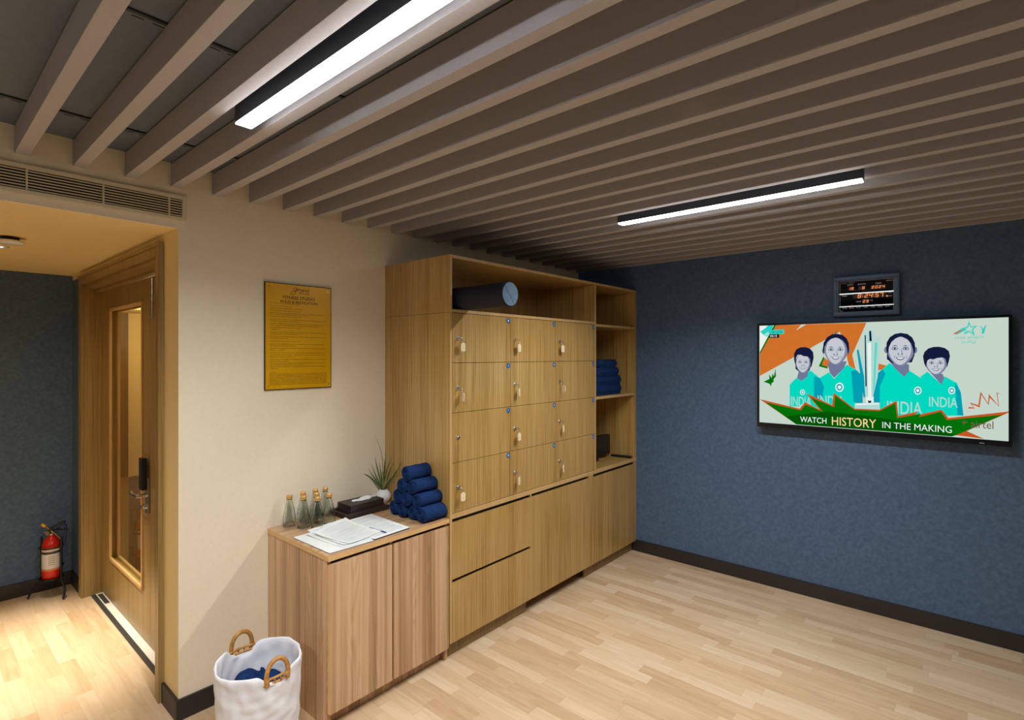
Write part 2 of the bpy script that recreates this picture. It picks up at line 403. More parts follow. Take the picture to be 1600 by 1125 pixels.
def leaf(root, y0, y1, g0, g1, gz0=.283, gz1=1.90):
    x0, x1 = .900, .940; z0, z1 = .012, 2.028
    bm = B(); box(bm, x0, x1, y0, g0, z0, z1); box(bm, x0, x1, g1, y1, z0, z1); box(bm, x0, x1, g0, g1, z0, gz0); box(bm, x0, x1, g0, g1, gz1, z1)
    obj('leaf', bm, 'doorwood', root)
    bm = B(); t = .016
    for a in ((g0-.004, g0+t, gz0-.004, gz1+.004), (g1-t, g1+.004, gz0-.004, gz1+.004), (g0, g1, gz0-.004, gz0+t), (g0, g1, gz1-t, gz1+.004)):
        box(bm, x0-.009, x0+.004, a[0], a[1], a[2], a[3], bev=.003)
        box(bm, x1-.004, x1+.008, a[0], a[1], a[2], a[3], bev=.003)
    obj('glazing_bead', bm, 'cab_edge', root)
    obj('glass', bxs(.917, .921, g0+.001, g1-.001, gz0+.001, gz1-.001), 'glasspane', root)
d = thing('door_1', 'wooden corridor door with one tall glass pane and an electronic lock', 'door', (.92, 4.414, 0)); d['kind'] = 'structure'
leaf(d, 3.378, 4.413, 3.505, 4.20)
lk = obj('lock_plate', bxs(.888, .899, 3.385, 3.43, .735, .93, bev=.002), 'steel', d)
bm = B(); box(bm, .862, .888, 3.388, 3.446, .865, 1.04, bev=.008); obj('card_reader', bm, 'blackplastic', lk)
bm = B(); cyl(bm, (.888, 3.408, .835), (.845, 3.408, .835), .010); tube(bm, spline([(.845, 3.402, .835), (.843, 3.44, .835), (.843, 3.50, .833), (.846, 3.53, .840)]), .0085, 12); obj('handle', bm, 'chrome', lk, smooth=True)
bm = B(); cyl(bm, (.888, 3.408, .775), (.875, 3.408, .775), .014); box(bm, .862, .877, 3.402, 3.425, .763, .787, bev=.002); obj('thumb_turn', bm, 'chrome', lk, smooth=True)
d2 = thing('door_2', 'narrow fixed wooden side leaf between door frame and lock', 'door', (.92, 2.89, 0)); d2['kind'] = 'structure'
leaf(d2, 2.89, 3.374, 3.03, 3.23)
bm = B(); cyl(bm, (.888, 3.300, 1.80), (.888, 3.300, 2.015), .006); box(bm, .888, .9, 3.292, 3.308, 1.93, 1.95); obj('flush_bolt', bm, 'chrome', d2, smooth=True)

# ---------------------------------------------------------------- ceiling slats, rails, lamps
ORD = ['', 'first', 'second', 'third', 'fourth', 'fifth', 'sixth', 'seventh', 'eighth', 'ninth', 'tenth', 'eleventh', 'twelfth', 'thirteenth', 'fourteenth', 'fifteenth', 'sixteenth',
       'seventeenth', 'eighteenth', 'nineteenth', 'twentieth', 'twenty-first', 'twenty-second', 'twenty-third']
for i in range(23):
    x = .276 + .16575*i
    s = obj('ceiling_slat', bxs(x, min(x+.04, XB-.001), -3.07, YA-.001, ZS, ZC-.006, bev=.0015), 'slat')
    k = 23-i
    lab = ('taupe ceiling slat running along the blue wall' if k == 1 else f'taupe ceiling slat, {ORD[k]} out from the blue wall' if k > 5 and i > 4 or k <= 12 else '')
    if i == 0: lab = 'taupe ceiling slat above the air grille, nearest the photo left edge'
    elif i <= 4: lab = f'taupe ceiling slat, {ORD[i+1]} from the left, meeting the beige wall by the air grille'
    if i == 5: lab = 'taupe ceiling slat, third to the right of the nearer bright lamp'
    if not lab: lab = f'taupe ceiling slat, {ORD[k]} out from the blue wall'
    tag(s, lab, 'ceiling slat', 'taupe ceiling slats')
for y, lab in ((2.352, 'slotted dark steel ceiling rail closest to the beige wall'), (1.54, 'slotted dark steel ceiling rail crossing by the near end of the bright lamp'), (.735, 'slotted dark steel ceiling rail third from the beige wall')):
    r = thing('ceiling_rail', lab, 'ceiling rail', (2, y, ZC), group='slotted steel rails above the slats')
    obj('channel', bxs(.0, XB-.001, y-.006, y+.014, ZC-.0058, ZC-.0005), 'panel', r)
    obj('rail_shadow', bxs(.0, XB-.001, y-.018, y-.0062, ZC-.0058, ZC-.0005), 'housing', r)  # dark strip painted in for the shadow gap beside the channel
    bm = B(); x = .02
    while x < 3.9: box(bm, x, x+.026, y+.001, y+.006, ZC-.0062, ZC-.0059); x += .044
    obj('slots', bm, 'slot', r)
def lamp(cx, y0, y1, label):
    t = thing('linear_lamp', label, 'ceiling lamp', (cx, (y0+y1)/2, ZC), group='linear ceiling lamps')
    bm = B(); box(bm, cx-.024, cx+.024, y0, y1, 2.315, 2.392, bev=.001)
    obj('housing', bm, 'housing', t)
    obj('diffuser', bxs(cx-.0236, cx+.0236, y0+.002, y1-.002, 2.309, 2.3145, bev=.0015), 'diff', t)
    al = bpy.data.lights.new('lamp_beam', 'AREA'); al.shape = 'RECTANGLE'; al.size = .044; al.size_y = y1-y0-.01
    al.energy = LAMP_W; al.color = LAMP_COL; al.spread = math.radians(LAMP_SPREAD)
    lo = bpy.data.objects.new('lamp_beam', al); lo.location = (0, 0, 2.3085-ZC); lo.parent = t; C.objects.link(lo)
    for y in (y0+.12, y1-.12): obj('mounting_bracket', bxs(cx-.012, cx+.012, y-.02, y+.02, 2.392, ZC-.0003), 'housing', t)
    for y in (y0-.0015, y1+.0003): obj('end_cap', bxs(cx-.024, cx+.024, y, y+.0012, 2.311, 2.3915), 'housing', t)
lamp(.699, .50, 1.70, 'large bright linear lamp between the slats, nearest the camera')
lamp(2.556, .318, 1.425, 'slim linear lamp between the slats in front of the blue wall')
lamp(-1.158, .50, 1.70, 'linear lamp left of the bright lamp, outside the picture')
t = thing('ceiling_speaker', 'small pale round disc showing just beside a middle slat', 'ceiling fitting', (1.555, .63, ZC))
bm = B(); lathe(bm, 1.552, .632, [(0, 2.386), (.025, 2.387), (.034, 2.392), (.034, 2.436)], 28); obj('disc', bm, 'white', t, smooth=True)
t = thing('junction_box', 'small dark box between slats left of the bright lamp', 'junction box', (.66, 1.53, ZC))
bm = B(); box(bm, .645, .668, 1.50, 1.56, 2.40, ZC-.006, bev=.003); obj('body', bm, 'housing', t)

# ---------------------------------------------------------------- air grille over the corridor
t = thing('air_grille', 'long cream louvred air grille above the corridor opening', 'air grille', (.3, YA, 2.244))
x0, x1, z0, z1 = -.55, .832, 2.191, 2.300; yf = YA-.012
bm = B(); e = .016
box(bm, x0, x1, yf, YA-.0005, z1-e, z1, bev=.0015); box(bm, x0, x1, yf, YA-.0005, z0, z0+e, bev=.0015); box(bm, x0, x0+e, yf, YA-.0005, z0+e, z1-e); box(bm, x1-e, x1, yf, YA-.0005, z0+e, z1-e)
obj('frame', bm, 'vent', t)
obj('backing', bxs(x0+e, x1-e, YA-.0022, YA-.0006, z0+e, z1-e), 'slot', t)
for k in range(7):
    z = z0+e+.0055+k*.0108
    vs = bxs(x0+e+.0002, x1-e-.0002, -.0022, .0022, -.0018, .0018, mat=Matrix.Translation((0, YA-.0085, z)) @ Matrix.Rotation(math.radians(-10), 4, 'X'))
    obj('louvre', vs, 'vent', t)
for x in (-.15, .08, .309, .536, .766): obj('divider', bxs(x-.0025, x+.0025, YA-.0118, YA-.0023, z0+e, z1-e), 'vent', t)

# corridor ceiling fittings
t = thing('smoke_detector', 'round white smoke detector hanging from the corridor ceiling', 'smoke detector', (.345, 3.42, ZH))
bm = B(); lathe(bm, .345, 3.42, [(.034, ZH-.0005), (.034, ZH-.014), (0, ZH-.014)], 32); obj('base', bm, 'black', t, smooth=True)
bm = B(); lathe(bm, .345, 3.42, [(.03, ZH-.0141), (.053, ZH-.018), (.053, ZH-.026), (.044, ZH-.032), (0, ZH-.033)], 40); obj('head', bm, 'white', t, smooth=True)
t = thing('downlight', 'small round recessed downlight in the yellowish corridor ceiling', 'ceiling lamp', (.33, 3.74, ZH))
bm = B(); lathe(bm, .33, 3.74, [(.026, ZH-.003), (.03, ZH-.006), (.045, ZH-.005), (.047, ZH-.0004)], 36); obj('ring', bm, 'white', t, smooth=True)
bm = B(); lathe(bm, .33, 3.74, [(0, ZH-.002), (.0255, ZH-.002)], 28); obj('lens', bm, 'warmlamp', t)

# ---------------------------------------------------------------- oak counter cabinet
XL, XR, YF, ZT = 1.196, 1.885, 2.073, .745
t = thing('low_cabinet', 'low striped oak two-door cabinet under the bottles and papers', 'cabinet', (1.543, 2.33, 0))
bm = B(); box(bm, XL, XL+.018, YF, YA-.002, 0, .722); box(bm, XR-.018, XR, YF, YA-.002, 0, .722)
box(bm, XL+.018, XR-.018, YF+.02, YA-.002, .066, .084); box(bm, XL+.018, XR-.018, YA-.014, YA-.002, .084, .722); box(bm, 1.522, 1.538, YF+.001, YA-.014, .084, .722)
obj('carcass', bm, 'oak', t)
obj('worktop', bxs(XL-.002, XR, YF-.019, YA-.001, .7225, ZT, bev=.001), ['oak_top'], t)
obj('edge_band', bxs(XL-.0028, XR, YF-.0200, YF-.0191, .7228, ZT-.0004), 'oak_edge', t)
obj('side_edge_band', bxs(XL-.0032, XL-.0021, YF-.019, YA-.001, .7228, ZT-.0004), 'oak_edge', t)
obj('plinth', bxs(XL+.0181, XR-.0181, 2.100, 2.114, 0, .0655), 'oak', t)
obj('door_recess_shade', bxs(XL+.0181, XR-.0181, YF+.0012, YF+.012, .70, .722), 'black', t)  # black strip stands in for the shade in the finger recess
for a, b in ((XL+.004, 1.5225), (1.5365, XR-.003)):
    dd = obj('door', bxs(a, b, YF-.0185, YF-.0005, .066, .7065, bev=.0012), 'oak', t)
    obj('door_edge', bxs(a-.0010, a, YF-.0183, YF-.0008, .067, .7055), 'oak_edge', dd)
obj('door_gap_shade', bxs(1.5232, 1.5352, YF-.004, YF-.0002, .067, .70), 'black', t)  # black filler paints the shade between the two doors

# ---------------------------------------------------------------- built-in locker unit
X0, XE = 1.890, 3.953; F = 2.055; YBK = 2.60
u = thing('locker_cabinet', 'tall golden wood locker unit with open shelves and lower doors', 'cabinet', (2.92, 2.33, 0))
bm = B()
box(bm, X0, X0+.015, F, YBK+.02, .084, 1.827); box(bm, X0, X0+.015, F, YBK+.02, 1.8285, 2.115); box(bm, X0, X0+.015, 2.09, YBK+.02, 0, .084)
obj('side_panel', bm, 'cab', u)
obj('side_panel', bxs(3.922, XE, F, YBK+.02, .084, 2.115), 'cab', u)
obj('top_panel', bxs(X0, XE, F, YBK+.02, 2.1155, 2.132), 'cab', u)
obj('back_panel', bxs(X0+.0155, 3.9215, YBK, YBK+.012, .767, 2.115), 'cab', u)
obj('divider', bxs(3.313, 3.331, F, YBK-.0005, .7665, 2.115), 'cab', u)
obj('shelf', bxs(X0+.0155, 3.3125, F, YBK-.0005, 1.828, 1.845), 'cab', u)
obj('shelf', bxs(3.3315, 3.9215, F, YBK-.0005, 1.813, 1.831), 'cab', u)
obj('shelf', bxs(3.3315, 3.9215, F+.002, YBK-.0005, 1.277, 1.297), 'cab', u)
# pale front edges (edge banding)
bm = B(); q = F-.0012
box(bm, X0+.0003, X0+.0148, q, F-.0002, .085, 2.131); box(bm, X0+.015, XE, q, F-.0002, 2.1158, 2.1318); box(bm, X0+.015, 3.313, q, F-.0002, 1.8283, 1.8447)
box(bm, 3.3135, 3.3308, q, F-.0002, .767, 2.1155); box(bm, 3.331, 3.9215, q, F-.0002, 1.8133, 1.8308); box(bm, 3.331, 3.9215, q+.002, F+.0018, 1.2773, 1.2968)
obj('edge_band', bm, 'cab_edge', u)
obj('counter_board', bxs(X0+.0155, 3.9215, F, YBK+.012, .737, .766), 'cab', u)
obj('counter_edge', bxs(X0+.015, XE, q, F-.0002, .7372, .7656), 'cab_edge', u)
obj('recess_shade', bxs(X0+.0155, 3.9215, 2.074, 2.088, .40, .7365), 'black', u)  # black board paints the shadow gap above drawers and doors
bm = B(); box(bm, X0+.0155, 3.9215, 2.0885, YBK, .085, .10); box(bm, 2.566, 2.574, F+.02, YBK, .1005, .7365); box(bm, 3.2315, 3.293, F+.001, 2.073, .084, .7365); box(bm, 3.0, 3.0155, 2.2, YBK, .1005, .7365)
obj('carcass', bm, 'cab', u)
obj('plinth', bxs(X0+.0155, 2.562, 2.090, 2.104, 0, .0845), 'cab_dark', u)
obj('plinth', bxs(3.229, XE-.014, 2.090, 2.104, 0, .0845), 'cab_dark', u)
obj('stile', bxs(2.5665, 2.5745, q, F+.018, .086, .7365), 'cab_edge', u)
obj('stile', bxs(3.2315, 3.2935, q, F-.0002, .0845, .7365), 'cab', u)
obj('drawer', bxs(1.9065, 2.5655, F-.0015, F+.0165, .417, .7165, bev=.001), 'cab', u)
obj('drawer', bxs(1.9065, 2.5655, F-.0015, F+.0165, .084, .399, bev=.001), 'cab', u)
obj('cupboard_door', bxs(2.5755, 3.2305, F-.0015, F+.0165, .084, .7165, bev=.001), 'cab', u)
obj('cupboard_door', bxs(3.2965, XE-.001, F-.0015, F+.0165, .084, .7145, bev=.001), 'cab', u)
# twelve locker doors
cols = [1.9062, 2.372, 2.830, 3.3122]; rows = [1.8265, 1.561, 1.296, 1.031, .767]
num = 0; LOCKS = {}
for r in range(4):
    for c in range(3):
        num += 1
        a, b, z1, z0 = cols[c]+.0012, cols[c+1]-.0012, rows[r]-.0012, rows[r+1]+.0012
        dd = obj('locker_door', bxs(a, b, F-.0015, F+.0165, z0, z1, bev=.0008), 'cab', u)
        lx, lz = a+.038, (z0+z1)/2
        bm = B(); cyl(bm, (lx, F-.0016, lz), (lx, F-.007, lz), .0105, 20); cyl(bm, (lx, F-.007, lz), (lx, F-.0095, lz), .0075, 20); obj('lock', bm, 'chrome', dd, smooth=True)
        LOCKS[num] = (lx, lz)
        bx, bz = b-.017, z1-.020; bm = B()
        cyl(bm, (bx, F-.0016, bz), (bx, F-.0026, bz), .0152, 28)
        s = str(num); wd = .0052*len(s)+.001
        yy = F-.00275
        text(bm, lambda p, q2: (bx+p, yy, bz+q2), s, -wd/2-.001, -.0062, wd/2+.001, .0062, 1, .2)
        obj('number_badge', bm, ['badge', 'badgeink'], dd)
# inside backing so the lockers are closed volumes
obj('locker_backing', bxs(X0+.0156, 3.3125, F+.02, F+.03, .767, 1.8275), 'black', u)

# keys: ring, key and cream fob hanging from each lock (none in the left door of the third row)
rot = {1: .1, 2: .15, 3: 0, 4: 1.15, 5: .5, 6: 1.3, 8: .2, 9: .45, 10: .05, 11: .4, 12: .45}
where = {1: 'top left', 2: 'top middle', 3: 'top right', 4: 'left, second row', 5: 'middle, second row', 6: 'right, second row', 8: 'middle, third row', 9: 'right, third row', 10: 'bottom left', 11: 'bottom middle', 12: 'bottom right'}
for n, (lx, lz) in LOCKS.items():
    if n == 7: continue
    face = 'edge-on ' if n in (4, 6) else ''
    k = thing('key_fob', f'{face}cream key fob hanging from locker door {n} ({where[n]})', 'key fob', (lx, F-.0096, lz), group='cream key fobs on the locker doors')
    yk = F-.024; dx = .012 if n != 3 else .002
    bm = B(); box(bm, lx-.0012, lx+.0012, F-.026, F-.0098, lz-.002, lz+.002); tube(bm, [(lx+.006*math.cos(a)*.25, F-.031+.006*math.cos(a), lz+.006*math.sin(a)) for a in [2*PI*i/16 for i in range(16)]], .0012, 6, True)
    obj('key', bm, 'chrome', k)
    rc = (lx+dx*.5, yk-.006, lz-.013); R_ = .0125
    bm = B(); tube(bm, [(rc[0]+R_*math.cos(a)*math.cos(rot[n]*.6), rc[1]+R_*math.cos(a)*math.sin(rot[n]*.6), rc[2]+R_*math.sin(a)) for a in [2*PI*i/24 for i in range(24)]], .0009, 6, True)
    obj('ring', bm, 'chrome', k, smooth=True)
    fx, fy, fz = lx+dx, yk-.006, lz-.026-.0235
    mt = Matrix.Translation((fx, fy, fz)) @ Matrix.Rotation(rot[n], 4, 'Z')
    bm = B(); w2, h2, ch = .0170, .0228, .0065
    pts = [(-w2+ch, -h2), (w2-ch, -h2), (w2, -h2+ch), (w2, h2-ch), (w2-ch, h2), (-w2+ch, h2), (-w2, h2-ch), (-w2, -h2+ch)]
    f0 = [bm.verts.new((p[0], -.002, p[1])) for p in pts]; f1 = [bm.verts.new((p[0], .002, p[1])) for p in pts]
    bm.faces.new(f0); bm.faces.new(f1[::-1])
    for i in range(8): bm.faces.new((f0[i], f1[i], f1[(i+1) % 8], f0[(i+1) % 8]))
    bmesh.ops.bevel(bm, geom=list(bm.edges), offset=.0008, segments=2, affect='EDGES')
    bmesh.ops.recalc_face_normals(bm, faces=bm.faces)
    tube(bm, [(0, 0, h2-.001), (0, 0, h2+.006)], .0012, 6)
    for q2 in range(3): box(bm, -.006+q2*.0045, -.003+q2*.0045, -.0024, -.0021, -.007, -.004, 1)
    bmesh.ops.transform(bm, matrix=mt, verts=bm.verts)
    obj('fob', bm, ['tag', 'tagprint'], k)
